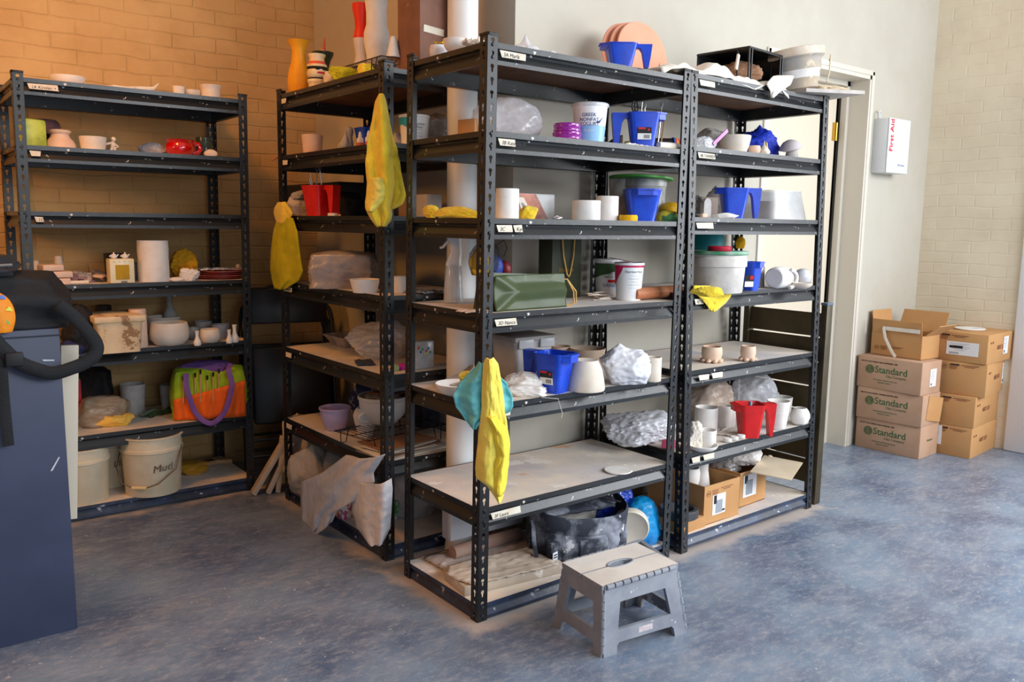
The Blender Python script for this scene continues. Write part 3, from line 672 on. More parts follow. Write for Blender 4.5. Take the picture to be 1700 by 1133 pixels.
pot('cup', 'blue-grey cup behind the squat cream cup', 'cup', G(R1, 'E', 367, 565, .05), 29, 24, CUP, M('blue grey glaze', (140, 150, 170), rough=.4))
BUD = [(.85, 0), (1, .1), (.95, .3), (.55, .5), (.42, .7), (.5, .92), (.62, 1)]
pot('bud_vase', 'small bottle-shaped bud vase alone at the shelf edge', 'bud vase', G(R1, 'E', 328, 575, .02), 12, 24, BUD, m_wclay, wall=.003, group='clay bud vases', seg=20)
pot('bud_vase', 'shorter of the two bud vases by the rack post', 'bud vase', G(R1, 'E', 381, 571, .02), 11, 22, BUD, m_wclay, wall=.003, group='clay bud vases', seg=20)
pot('bud_vase', 'taller, lidded one of the two bud vases by the rack post', 'bud vase', G(R1, 'E', 390, 570, .03), 13, 29, BUD, m_wclay, wall=.003, group='clay bud vases', seg=20)
crumple('pouch', 'black nylon pouch bulging out beside the backpack strap', 'pouch', G(R1, 'E', 134, 592, .12), 50, 50, 76, m_blackb, 6, amp=.12)
crumple('cloth', 'dark blue cloth bundle under the backpack strap', 'cloth', G(R1, 'E', 116, 594, .02), 44, 30, 26, M('navy cloth', (34, 40, 84), (24, 28, 60), 6, .9), 8, amp=.15)
# 1F
p = G(R1, 'F', 121, 709, .03); k = mpp(p); t = thing('cardboard_carton', 'red and kraft carton standing by the cabinet on the corner rack', 'carton', p, -.12)
b = B(); b.box((0, .04, 38*k), (30*k, .09, 76*k), 0, bev=.001); b.loops([[(-15.2*k, -.0062, 30*k), (15.2*k, -.0062, 20*k), (15.2*k, -.0062, 76.5*k), (-15.2*k, -.0062, 76.5*k)], [(-15.2*k, -.0055, 30*k), (15.2*k, -.0055, 20*k), (15.2*k, -.0055, 76.5*k), (-15.2*k, -.0055, 76.5*k)]], 1, True, True, True)
b.obj('box_body', [m_card, M('crimson print', (168, 22, 44), rough=.5)], t)
text_mesh('20', 17*k, m_ink, 'printed_text', t, (-3*k, -.008, 8*k), (PI/2, 0, 0)); text_mesh('PIECES', 7*k, m_ink, 'printed_text', t, (-13*k, -.008, .5*k), (PI/2, 0, 0))
crumple('folded_bag', 'black folded bag standing at the back beside the red carton', 'bag', G(R1, 'F', 161, 690, .10), 56, 30, 74, m_blackb, 14, amp=.1, flat=.4)
t = thing('clay_bag', 'plastic bag of clay with a yellow sheet inside on the corner rack', 'bag of clay', G(R1, 'F', 176, 712, .09)); k = mpp(t.location)
crumple_b(82*k, .17, 50*k, 15, amp=.12).obj('bag', M('brownish film', (180, 160, 136), (150, 128, 106), 8, .3, alpha=.8, bump=.4), t, ang=70)
crumple_b(64*k, .1, 20*k, 16, amp=.16).obj('yellow_sheet', M('golden yellow', (236, 190, 84), rough=.7), t, (10*k, -.045, 0), ang=70)
pot('cup', 'larger shadowed cup behind the bag of clay', 'cup', G(R1, 'F', 222, 690, .07), 40, 48, TAP, m_grayc)
pot('cup', 'small shadowed tapered cup beside the colourful tool bag', 'cup', G(R1, 'F', 279, 684, .05), 24, 42, CUP, m_grayc)
block('cardboard_box', 'brown cardboard box at the back behind the shadowed cups', 'cardboard box', G(R1, 'F', 245, 668, .14), (.36, .12, .2), m_cardp, 0, .003)
b = B(); rnd = random.Random(7)
for i in range(12): a = rnd.uniform(0, 6); b.tube([(0, 0, .01), (.05*math.cos(a), .03*math.sin(a), .02), (.1*math.cos(a), .05*math.sin(a), .004)], (.012, .002), 6, flat=(0, 0, 1))
tag(b.obj('leafy_sprig', M('dark green leaf', (40, 60, 30), (60, 70, 30), 20, .5), None, G(R1, 'F', 272, 693, .05)), 'dark green leafy sprig lying at the shelf edge left of the tool bag', 'leaves')
# tool bag
t = thing('tool_tote', 'orange and lime tool tote with purple straps, brushes in its pockets', 'tote bag', G(R1, 'F', 350, 696, .08), -.32); k = mpp(t.location)
m_or = M('orange fabric', (238, 104, 22), (214, 84, 14), 10, .85, bump=.5, wave=('X', 9, 6, (222, 92, 16))); m_li = M('lime fabric', (160, 188, 32), (130, 160, 24), 8, .85, bump=.4); m_pu = M('purple strap', (120, 86, 156), (104, 70, 140), 8, .8, bump=.3)
b = crumple_b(112*k, .16, 84*k, 21, amp=.05, flat=.55); b.obj('body', m_li, t, ang=60)
b = B(); b.grid(lambda u, v: Vector(((u-.5)*110*k, -.083-.012*math.sin(PI*u)-.004*math.sin(u*30), v*(34+26*u)*k+.004)), 30, 8); b.obj('front_pocket', m_or, t, thick=.004)
b = crumple_b(90*k, .12, 22*k, 22, amp=.1); b.obj('top_flap', m_pu, t, (0, 0, 70*k), ang=60)
for sx in (-.27, .27):
    pass
b = B(); b.tube(smooth([(-34*k, -.10, 78*k), (-34*k, -.11, 55*k), (-22*k, -.115, 14*k), (0, -.12, -4*k), (22*k, -.118, 14*k), (34*k, -.11, 55*k), (30*k, -.10, 80*k), (33*k, -.06, 88*k)]), (.012, .003), 8, flat=(1, 0, 0)); b.obj('strap', m_pu, t)
for i, x in enumerate((-40, -22, -14, -4, 5, 14)):
    b = B(); b.tube([(x*k, -.092, 30*k), (x*k+.003, -.095, (66+5*(i % 3))*k)], .0035, 6, 0); b.tube([(x*k+.003, -.095, (66+5*(i % 3))*k), (x*k+.004, -.095, (73+5*(i % 3))*k)], .005, 6, 1)
    tag(b.obj('paint_brush', [m_wood, m_black], None, t.location, (0, 0, -.32)), 'wooden brush in the tote pocket, %s' % ('alone beside the left strap', 'just right of the left strap', 'third across', 'fourth across', 'second from the right strap', 'nearest the right strap')[i], 'brush', 'brushes in the tote pocket')
# 1G buckets
def bucket(label, p, w, h, seed=0, handle=True, mark=None):
    k = mpp(p); r = w*k/2; h *= k; t = thing('plastic_bucket', label, 'bucket', p, -YAW, 'white plastic buckets')
    b = B(); b.lathe([(0, 0), (r*.86, 0), (r*.88, .005), (r*.955, h*.72), (r*.965, h*.73), (r, h*.74), (r, h*.79), (r*.97, h*.80), (r*.98, h*.97), (r*1.03, h*.975), (r*1.03, h), (r*.96, h), (r*.85, .01), (0, .01)], 44); b.obj('body', m_bucket, t)
    if handle:
        b = B(); b.tube([(-r*1.02, 0, h*.8), (-r*1.0, -r*.5, h*.45), (-r*.6, -r*.98, h*.26), (-r*.22, -r*1.06, h*.2)], .0025, 6); b.tube([(r*.22, -r*1.06, h*.2), (r*.6, -r*.98, h*.26), (r*1.0, -r*.5, h*.45), (r*1.02, 0, h*.8)], .0025, 6); b.obj('wire_handle', M('bucket wire', (120, 108, 96), rough=.4, metal=.6), t)
        b = B(); b.tube([(-r*.24, -r*1.06, h*.2), (r*.24, -r*1.06, h*.2)], .008, 10); b.obj('grip', M('cream grip', (226, 200, 150), rough=.5), t)
    if mark: text_mesh(mark, h*.17, M('faded marker', (96, 84, 76)), 'handwriting', t, (r*.40, -r*.90, h*.42), (PI/2, -.15, .5), .3)
    return t
bucket('front white bucket with wire handle and grip on the corner rack floor shelf', G(R1, 'G', 256, 830, .145), 97, 98, mark='Mud')
bucket('white bucket standing behind the front two buckets', G(R1, 'G', 192, 814, .13), 78, 84, handle=False, mark='LIL')
bucket('white bucket half hidden by the blue-grey cabinet', G(R1, 'G', 140, 846, .145), 86, 92, handle=False)
crumple('cloth', 'mustard cloth on the floor shelf right of the front bucket', 'cloth', G(R1, 'G', 318, 793, .08), 60, 40, 20, M('dull yellow cloth', (190, 140, 40), rough=.95), 25, amp=.15)
for i, (x, y, r) in enumerate(((335, 776, .3), (362, 770, -.4))):
    block('wood_offcut', 'dusty wood offcut on the floor shelf, %s' % ('nearer the buckets' if i == 0 else 'nearer the end post'), 'wood offcut', G(R1, 'G', x, y, .02), (.14, .05, .018), m_wood, r)

# ---------------------------------------------------------------- cabinet with backpack
CX1, CYF, CZ = -1.026, .714, .948
t = thing('cabinet', 'dark blue-grey cabinet with a backpack on it, in front of the corner rack', 'cabinet', (CX1-.45, CYF+.02, 0))
m_cab = M('slate blue paint', (58, 65, 90), (50, 57, 80), 3, .5, bump=.08, speck=((196, 200, 210), 16, .775))
b = B(); b.box((0, .0, CZ/2), (.9, .04, CZ), bev=.002); b.box((-.02, .19, CZ-.012), (.86, .38, .024)); b.box((-.02, .19, .03), (.86, .38, .06)); b.box((-.435, .19, CZ/2), (.03, .38, CZ))
b.obj('carcass', m_cab, t)
b = B(); b.box((0, -.0215, CZ-.02), (.9, .004, .004)); b.obj('top_seam', M('seam shadow', (30, 34, 50)), t)
for px, py, a, L in ((91, 771, .5, 26), (80, 598, 1.6, 18)):
    p = ony(px, py, CYF-.001); k = mpp(p)
    b = B(); b.prism([(-1.2*k, -L*k/2), (1.5*k, -L*k/2+2*k), (2*k, L*k/2), (0, L*k/2)], .001, Matrix.Rotation(PI/2, 4, 'X')); b.obj('paint_mark', M('white paint mark', (200, 204, 214)), t, p-t.location, (0, a, 0))
b = B(); b.box((-.0, 0, 0), (.05, .018, .56), bev=.002); tag(b.obj('white_board', M('cream board edge', (206, 196, 178), rough=.7), None, (CX1+.028, .83, .60), (.0, .06, 0)), 'narrow cream board standing behind the edge of the blue-grey cabinet', 'board')
# backpack
p = Vector((CX1-.16, CYF+.17, CZ)); t = thing('backpack', 'black backpack lying on the blue-grey cabinet with its strap hanging down', 'backpack', p)
b = crumple_b(.50, .34, .165, 31, amp=.03, flat=.5); b.xf(Matrix.Translation((-.05, 0, 0))); b.obj('body', m_blackb, t, ang=60)
b = crumple_b(.40, .32, .06, 32, amp=.04, flat=.4); b.obj('top_pocket', M('dark grey nylon', (52, 56, 62), (36, 38, 44), 8, .7, bump=.3), t, (-.13, -.02, .152), (0, -.03, 0), ang=60)
b = B(); b.tube([(-.3, -.178, .185), (-.1, -.180, .185), (.05, -.172, .190)], .004, 6); b.obj('zip', M('grey zip', (110, 116, 120), rough=.4), t)
def strapw(pts, y): return [ony(a, c, y)-t.location for a, c in pts]
b = B(); b.tube(smooth(strapw([(96, 506), (118, 522), (140, 545), (158, 568), (160, 585), (146, 600), (118, 612), (88, 620), (55, 612), (28, 600), (5, 580), (-15, 560)], CYF-.035)), (.020, .007), 10, flat=(0, 1, 0) if False else (0, 0, 1)); b.obj('shoulder_strap', m_blackb, t)
b = B(); b.tube(strapw([(-6, 560), (2, 600), (6, 660), (14, 741)], CYF-.03), (.015, .002), 8, flat=(1, 0, 0)); b.obj('webbing', m_blackb, t)
b = B(); p = ony(24, 597, CYF-.045)-t.location; b.box(p, (.045, .014, .04), bev=.004); b.obj('buckle', m_black, t)
# orange pouch with car pattern
p = ony(-10, 522, CYF-.02); p.z = CZ; t = thing('patterned_pouch', 'orange pouch patterned with little cars at the left edge', 'pouch', p)
b = crumple_b(.095, .05, .11, 33, amp=.03); b.obj('body', M('orange print', (236, 140, 24), rough=.6), t, ang=60)
for i, (x, z, c) in enumerate(((.02, .10, (90, 130, 210)), (.035, .065, (230, 220, 80)), (.024, .03, (90, 180, 90)), (-.02, .08, (220, 60, 60)))):
    b = B(); b.box((0, 0, 0), (.018, .002, .007), bev=.001); b.box((0, 0, .005), (.010, .002, .006), bev=.001); b.obj('printed_car', M('car print %d' % i, c), t, (x, -.028+abs(x)*.25, z), (0, .2, x*6))
# folded chairs and wood scraps in the gap
def folded_chair(label, x, y, tilt, rz):
    t = thing('folding_chair', label, 'folding chair', (x, y, 0), rz, 'folded black chairs'); t.rotation_euler = (tilt, 0, rz)
    ms = M('black chair metal', (30, 30, 32), (44, 42, 42), 9, .3, spec=.6, speck=((170, 150, 130), 40, .74)); W2 = .215
    for dy, hh in ((0, .98), (.035, .90)):
        arc = [(-W2, dy, .02)]+[(-W2, dy, hh*.8)]+[(-W2*math.cos(a), dy, hh*.8+.17*math.sin(a)) for a in [PI*i/10 for i in range(1, 10)]]+[(W2, dy, hh*.8), (W2, dy, .02)]
        b = B(); b.tube(arc, .012, 10); b.obj('tube_frame', ms, t)
    b = B(); b.box((0, -.012, .86), (.37, .02, .17), bev=.009); b.obj('backrest', M('black vinyl', (26, 26, 28), rough=.4), t)
    b = B(); b.box((0, -.02, .47), (.38, .03, .38), bev=.014); b.obj('seat', M('black vinyl', (26, 26, 28)), t)
    for z in (.12, .2): b = B(); b.tube([(-W2, .015, z), (W2, .015, z)], .008, 8); b.obj('crossbar', ms, t)
    return t
folded_chair('folded black metal chair leaning in the gap, the front one', .19-.02, 1.80, -.14, -.25)
folded_chair('folded black metal chair leaning behind the first one', .20, 1.92, -.13, -.2)
for i, (x, y, L, tl, r) in enumerate(((424, 824, .42, .55, 'longest'), (448, 822, .26, .45, 'middle'), (464, 820, .26, .12, 'most upright'))):
    p = G(None, None, x, y); b = B(); b.box((0, .02, L/2), (.022, .07, L), bev=.001)
    tag(b.obj('wood_offcut', m_woodd, None, p+Vector((0, .02, .004)), (0, tl, -.3)), 'dusty wood offcut leaning on the rack post, %s of three' % r, 'wood offcut', 'offcuts leaning on the rack post')
# ================================================================ rack 2 (sideways)
A2 = R2.at
pot('vase', 'tall mustard yellow vase with a flared neck on the sideways rack', 'vase', A2('A', 497, .05), 37, 84, [(.84, 0), (.95, .05), (1, .2), (1, .28), (.86, .45), (.62, .62), (.56, .78), (.68, .9), (.96, 1)], M('mustard glaze', (238, 168, 28), (228, 152, 18), 7, .5))
t = thing('totem_vase', 'stacked face vase with painted bands beside the yellow vase', 'vase', A2('A', 527, .05)); k = mpp(t.location)
b = B(); prof = [(12, 0), (14, 2), (14.5, 8), (16, 10), (16, 14), (14, 17), (16.5, 20), (17, 26), (15, 30), (17, 34), (16, 38), (13, 43), (12, 48), (14, 54), (14, 55), (12, 54), (10, 46), (10, 10), (0, 8)]
b.lathe([(0, 0)]+[(r*k, z*k) for r, z in prof], 36, lambda i: 1 if i in (5, 9) else (2 if i == 11 else 0), wob=.06, cap=False)
b.obj('body', [M('cream face glaze', (236, 218, 176), (224, 196, 150), 20, .5, speck=((60, 50, 40), 34, .64)), M('dark band', (44, 40, 34)), M('coral band', (220, 90, 60))], t)
for s in (-1, 1): b = B(); b.ico((s*6*k, -15*k, 30*k), 3*k, sz=(1.4, .5, .6)); b.obj('eye', m_black, t)
b = B(); b.ico((0, -16*k, 24*k), 4*k, sz=(2, .5, .5)); b.obj('mouth', m_redi, t)
pot('vase', 'dark green flared vase behind the face vase', 'vase', A2('A', 537, .13), 36, 66, [(.5, 0), (.55, .3), (.5, .6), (.7, .8), (.95, .93), (1, 1)], M('dark green gloss', (40, 54, 36), rough=.25))
p = A2('A', 536, .13)+Vector((0, 0, .145)); k = mpp(p); b = B(); b.ico((0, 0, 8*k), 7*k, 0); b.tube([(3*k, 0, 12*k), (4*k, 0, 24*k), (4.5*k, 0, 34*k)], [3*k, 2*k, 1*k], 8, 1)
tag(b.obj('ornament', [M('pink ornament', (232, 170, 140), rough=.5), M('copper red', (190, 80, 50), rough=.4)], None, p), 'pink ball ornament with a red spike sitting in the dark green vase', 'ornament')
for i, (x, w, h, d, m_, n) in enumerate(((548, 26, 22, .05, m_bisq, 'against the face vase'), (566, 30, 38, .14, m_pink, 'tallest, behind the yellow cloth'), (596, 44, 34, .20, m_pink, 'under the wire rack, long and flat'))):
    crumple('clay_lump', 'pale clay lump on the sideways rack, %s' % n, 'clay lump', A2('A', x, d), w, w*.8, h, m_, 40+i, amp=.2, sub=4)
crumple('cloth', 'bunched yellow-green cloth on top of the sideways rack', 'cloth', A2('A', 573, .05), 56, 40, 26, m_lime, 44, amp=.25)
crumple('cloth', 'yellow cloth end poking out under the wire rack legs', 'cloth', A2('A', 606, .06), 34, 26, 26, m_yel, 45, amp=.25)
def wire_rack(label, p, w, d, h, rz, n=13, rot=(0, 0)):
    t = thing('wire_cooling_rack', label, 'wire rack', p, rz, 'black wire racks'); t.rotation_euler = (rot[0], rot[1], rz)
    b = B(); e = [(-w/2, -d/2, h), (w/2, -d/2, h), (w/2, d/2, h), (-w/2, d/2, h)]; b.tube(e, .0022, 6, closed=True); b.tube([(-w/2, 0, h), (w/2, 0, h)], .0018, 6)
    for i in range(n): x = -w/2+w*(i+.5)/n; b.tube([(x, -d/2, h+.001), (x, d/2, h+.001)], .0012, 5)
    b.obj('grid', m_wire, t)
    for x in (-w*.38, w*.38):
        for s in (-1, 1): b = B(); b.tube([(x-.02, s*d/2, h), (x-.012, s*(d/2+.008), .002), (x+.012, s*(d/2+.008), .002), (x+.02, s*d/2, h)], .002, 6); b.obj('leg', m_wire, t)
    return t
wp = A2('A', 640, .20); wh = .062
wire_rack('black wire cooling rack holding the tall wavy vases', wp, .42, .27, wh, -PI/2, 22)
k = mpp(wp); wz = Vector((0, 0, wh+.003))
WAVY = [(1.05, 0), (1, .03), (.75, .1), (.7, .2), (.8, .33), (.95, .45), (.85, .5), (.7, .62), (.72, .75), (.95, .9), (1, 1)]
def on2(px, d, z): q = A2('A', px, d); q.z += z; return q
p = on2(601, .13, wh+.003); kk = mpp(p); b = B(); b.lathe(shell(WAVY, 15*kk, 100*kk), 32, lambda i: 1 if 6 <= i <= 13 else 0)
tag(b.obj('wavy_vase', [M('greyish white glaze', (206, 196, 190), rough=.5), M('signal red glaze', (216, 40, 14), rough=.45)], None, p), 'tall wavy vase, red above and pale below, on the wire rack', 'vase')
p = on2(626, .16, wh+.003); kk = mpp(p)
pot('wavy_vase', 'tall wavy plain white vase on the wire rack', 'vase', p, 42, 104, [(.86, 0), (.82, .03), (.8, .15), (1, .35), (1.0, .5), (.82, .62), (.8, .8), (.9, 1)], m_wclay)
p = on2(653, .12, wh+.003); kk = mpp(p)
for i in range(3):
    b = B(); r = (12-2*i)*kk; b.lathe([(r, 0), (r, 1.5*kk), (r*.55, 17*kk), (r*.2, 18*kk), (0, 18*kk)], 26)
    tag(b.obj('clay_cone', m_wclay, None, p+Vector((0, 0, 8*kk*i))), 'white clay cone, %s of the nested stack on the wire rack' % ('bottom', 'middle', 'top')[i], 'clay cone', 'nested white cones')
t = thing('flower_sculpture', 'pale pink leafy clay sculpture behind the nested cones', 'sculpture', on2(658, .26, wh+.003)); kk = mpp(t.location)
b = B(); rnd = random.Random(9)
for i in range(9):
    a = rnd.uniform(0, 6.28); b.tube([(0, 0, 8*kk), (8*kk*math.cos(a), 8*kk*math.sin(a), 26*kk), (13*kk*math.cos(a), 13*kk*math.sin(a), (44+rnd.uniform(-8, 12))*kk)], [(3*kk, 2*kk), (7*kk, 2*kk), (1*kk, 1*kk)], 8, i % 2, flat=(0, 0, 1))
b.lathe([(9*kk, 0), (7*kk, 4*kk), (5*kk, 14*kk), (0, 16*kk)], 18, 0); b.obj('body', [M('flesh pink glaze', (226, 164, 136), rough=.5), M('peach yellow glaze', (232, 180, 96), rough=.5)], t)
# tall brown carton
p = A2('A', 703, .20); t = thing('tall_carton', 'tall brown cardboard carton with tape on the sideways rack, by the pipe', 'cardboard box', p, 0); kk = mpp(p)
b = B(); b.box((0, 0, .26), (.125, .155, .52), bev=.002); b.obj('box_body', M('dusty brown carton', (134, 96, 80), (116, 82, 70), 7, .75, speck=((170, 140, 124), 9, .62)), t)
b = B(); b.box((-.005, -.0785, .125+.02), (.085, .0012, .024), rot=Matrix.Rotation(.08, 3, 'Y')); b.obj('tape', m_tape, t)
# 2B
pot('tumbler', 'plain cream tapered cup on the sideways rack', 'cup', A2('B', 519, .06), 35, 31, TAP, m_pink)
crumple('figurine', 'lumpy grey clay figurine leaning near the glue bottles', 'figurine', A2('B', 571, .06), 22, 20, 16, m_grayc, 50, amp=.2, sub=4, knot=(.3, 0, .05, .03))
pot('figurine', 'small round-headed grey clay pin behind the lumpy figurine', 'figurine', A2('B', 580, .10), 15, 40, [(.8, 0), (.9, .3), (.7, .55), (.8, .65), (1, .8), (.8, .95), (.3, 1)], m_grayc, inner=False)
for i, x in enumerate((598, 612)):
    t = thing('glue_bottle', 'small clear squeeze bottle with white cap, %s' % ('nearer the grey figurine' if i == 0 else 'nearer the yellow towel'), 'squeeze bottle', A2('B', x, .05), 0, 'small squeeze bottles'); kk = mpp(t.location)
    b = B(); b.lathe([(5.5*kk, 0), (5.8*kk, 2*kk), (5.8*kk, 14*kk), (3*kk, 17*kk), (0, 17*kk)], 20); b.obj('body', M('frosted bottle', (226, 224, 226), rough=.3), t)
    b = B(); b.lathe([(6*kk, 2*kk), (6*kk, 8*kk)], 20, cap=False); b.obj('label', M('orange red label', (200, 90, 60)), t)
    b = B(); b.lathe([(3*kk, 17*kk), (3*kk, 20*kk), (1.2*kk, 26*kk), (0, 26*kk)], 14); b.obj('cap', m_white, t)
pitcher('blue paint pitcher behind the squeeze bottles and yellow towel', A2('B', 608, .15), 52, 38, P_BLUE, -PI/2)
pitcher('blue paint pitcher behind the front post of the sideways rack', A2('B', 650, .28), 50, 32, P_BLUE, .4)
b = B(); b.tube([(0, 0, 0), (.055, 0, .03)], .004, 8); tag(b.obj('stick', M('terracotta stick', (200, 120, 84)), None, onx(451, 266, R2.o.x-.02)), 'thin reddish stick poking out past the post by the cream cup', 'stick')
def tub(label, p, w, h, mats, prof=None, lid=None, name='yogurt_tub', band=None, words=()):
    """round tapered food tub: bottom colour, top colour, rim"""
    kk = mpp(p); r = w*kk/2; h *= kk; t = thing(name, label, 'plastic tub', p, -YAW)
    b = B(); z = [0, .02, .42, .44, .78, .80, .93]
    b.lathe([(0, 0)]+[(r*(.80+.17*q), h*q) for q in z]+[(r*1.0, h*.935), (r*1.0, h*.985), (r*.97, h), (r*.93, h), (r*.77, .006), (0, .006)], 44, lambda i: 1 if 1 <= i <= 3 else 0); b.obj('body', mats, t)
    if lid: b = B(); b.lathe([(r*.97, h*.95), (r*1.05, h*.95), (r*1.05, h*1.0), (r*1.0, h*1.03), (0, h*1.03)], 44); b.obj('lid', lid, t)
    for (s, sz, x, z0, m_) in words:
        o = text_mesh(s, sz*h, m_, 'printed_text', t, (0, 0, 0), (PI/2, 0, 0), align='CENTER', ext=0)
        for v in o.data.vertices:
            rr = r*(.80+.17*(z0+v.co.y/h))+.0012; a = (x*r+v.co.x)/rr; zz = z0*h+v.co.y; v.co = (rr*math.sin(a), rr*math.cos(a)-0, zz)
        o.rotation_euler = (0, 0, 0)
        for v in o.data.vertices: v.co = (v.co.x, -v.co.y, v.co.z)
    return t
m_navy = M('navy print', (36, 52, 120)); m_tealp = M('teal print', (40, 160, 180)); m_sky = M('sky blue print', (140, 186, 226), rough=.35); m_tubw = M('tub white', (232, 234, 236), rough=.35)
t = tub('white tub with teal print and small text on the sideways rack', A2('B', 688, .17), 52, 50, [m_tubw, m_tubw], words=(('Nutrition', .10, .45, .66, m_ink), ('Facts', .10, .45, .56, m_ink), ('-------', .10, .45, .48, m_ink), ('------', .10, .45, .38, m_ink), ('-------', .10, .45, .28, m_ink)))
kk = mpp(t.location); b = B(); b.grid(lambda u, v: Vector((.0015+1*0, 0, 0)) if False else Vector((26*kk*(.945+.03*v)*math.sin(-1.35+1.5*u)*1.01, -26*kk*(.945+.03*v)*math.cos(-1.35+1.5*u)*1.01, 50*kk*(.62+.06*math.sin(u*6)+(.28-.06*math.sin(u*6))*v))), 20, 3); b.obj('printed_band', m_tealp, t)
crumple('plastic_bag', 'cloudy plastic bag behind the teal printed tub', 'plastic bag', A2('B', 716, .30), 80, 60, 62, m_plastg, 52, amp=.2)
crumple('clay_bundle', 'white bundle behind the post, left of the teal printed tub', 'bundle', A2('B', 655, .17), 28, 30, 26, m_wclay, 53, amp=.1)
# 2C
p = A2('C', 548, .33); block('black_crate', 'large black plastic crate at the back of the sideways rack', 'crate', p, (.62, .22, .155), M('black crate', (24, 28, 36), (34, 38, 48), 7, .45), -PI/2, .01)
crumple('clay_bag', 'rounded pinkish bag of clay left of the red pitcher', 'bag of clay', A2('C', 494, .06), 40, 34, 34, m_canvas, 55, amp=.12)
crumple('cloth', 'small grey rag on the pinkish bag of clay', 'rag', A2('C', 498, .06, dz=.075), 26, 22, 16, m_grayc, 56, amp=.3)
pitcher('red paint pitcher full of tools on the sideways rack', A2('C', 530, .06), 74, 50, P_RED, -1.35, tools=True)
for i, (x, w, h, m_) in enumerate(((578, 48, 44, m_blackb), (600, 34, 30, m_blackb))):
    crumple('black_pouch', 'black bag slumped %s' % ('right behind the red pitcher' if i == 0 else 'beside the yellow towel, the lower one'), 'bag', A2('C', x, .18+.06*i), w, w, h, m_, 57+i, amp=.16)
block('clay_piece', 'small white clay wedge at the shelf edge right of the red pitcher', 'clay piece', A2('C', 552, .03), (.035, .02, .012), m_wclay, -1.2)
block('wood_stick', 'short wooden stick lying right of the red pitcher', 'stick', A2('C', 563, .05), (.012, .05, .008), m_wood, -.4)
for i, x in enumerate((682, 712)): block('cardboard_box', '%s box at the back of the sideways rack, left of the pipe' % ('small brown' if i == 0 else 'small pale'), 'box', A2('C', x, .32), (.07, .08, .09), (m_cardp, m_wclay)[i], 0)
# glove and towel on the left post
def planeE(px, py): return onx(px, py, R2.o.x-.012)
drape('yellow_glove_cloth', 'knotted yellow cloth hanging over the left post of the sideways rack', 'cloth', [(336, 462, 474), (345, 456, 482), (355, 455, 486), (366, 458, 482), (372, 463, 474)], planeE, m_yel, folds=4, amp=.010, bulge=.03, nx=18, ny=16, seed=2)
drape('towel', 'lime yellow towel hanging at the left post of the sideways rack', 'towel', [(362, 461, 486), (385, 454, 494), (420, 450, 498), (450, 449, 503), (466, 452, 496), (480, 456, 474)], planeE, m_lime, folds=3, amp=.012, bulge=.025, seed=5)
# yellow towel on front post of rack 2
def planeF(px, py):
    # a plane facing the camera through the post
    c = Vector((-.035, .60, 0)); d = ray(px, py); n = Vector((FWD.x, FWD.y, 0)); return CAM+d*((c-CAM).dot(n)/d.dot(n))
tw = drape('towel', 'long yellow terry towel hanging on the front post of the sideways rack', 'towel', [(158, 630, 637), (170, 624, 640), (200, 619, 646), (240, 610, 654), (275, 607, 657), (300, 610, 656), (325, 614, 652), (335, 609, 650), (345, 607, 648), (356, 612, 650), (366, 618, 648), (376, 626, 640)], planeF, m_yel, folds=3, amp=.020, bulge=.035, seed=1, nx=34, ny=60, thick=.007)
fb = drape('towel_fold', None, None, [(215, 636, 648), (245, 640, 658), (275, 642, 663), (300, 644, 667), (325, 643, 672), (338, 641, 668), (348, 638, 652)], planeF, m_yel, folds=2, amp=.010, bulge=.010, seed=3, nx=20, ny=30, thick=.007)
fb.location = fb.location-tw.location+FWD*.012; fb.parent = tw
ff = drape('towel_fold', None, None, [(296, 612, 640), (310, 611, 646), (325, 610, 646), (336, 608, 640), (346, 609, 628), (352, 612, 620)], planeF, M('pale yellow terry', (250, 230, 110), (242, 218, 90), 16, .95, bump=.5, bsc=220), folds=1, amp=.010, bulge=.05, seed=4, nx=20, ny=20, thick=.006)
ff.location = ff.location-tw.location-FWD*.012; ff.parent = tw
# 2D
g2 = lambda lv, px, py, r=0: G(R2, lv, px, py, r)
crumple('wrapped_clay', 'block of clay wrapped in grey plastic on the sideways rack', 'wrapped clay', g2('D', 572, 482, .12), 106, 62, 58, M('grey film wrap', (170, 158, 150), (136, 126, 122), 8, .28, spec=.6, bump=.7, bsc=26), 60, amp=.08, flat=.55, fr=5)
pot('bowl', 'flared plain white bowl before the wrapped clay', 'bowl', g2('D', 606, 488, .06), 50, 22, [(.78, 0), (.8, .1), (.9, .55), (1, 1)], m_wclay)
pot('cup', 'straight white cup between the two rack posts', 'cup', g2('D', 662, 488, .05), 27, 27, CYL, m_wclay)
sheet('newspaper', 'folded newspaper at the end of the sideways rack, by the pipe', 'newspaper', g2('D', 703, 489, .05), .11, .10, M('newsprint', (170, 172, 176), (90, 92, 100), 30, .85), .3, .006, seed=9)
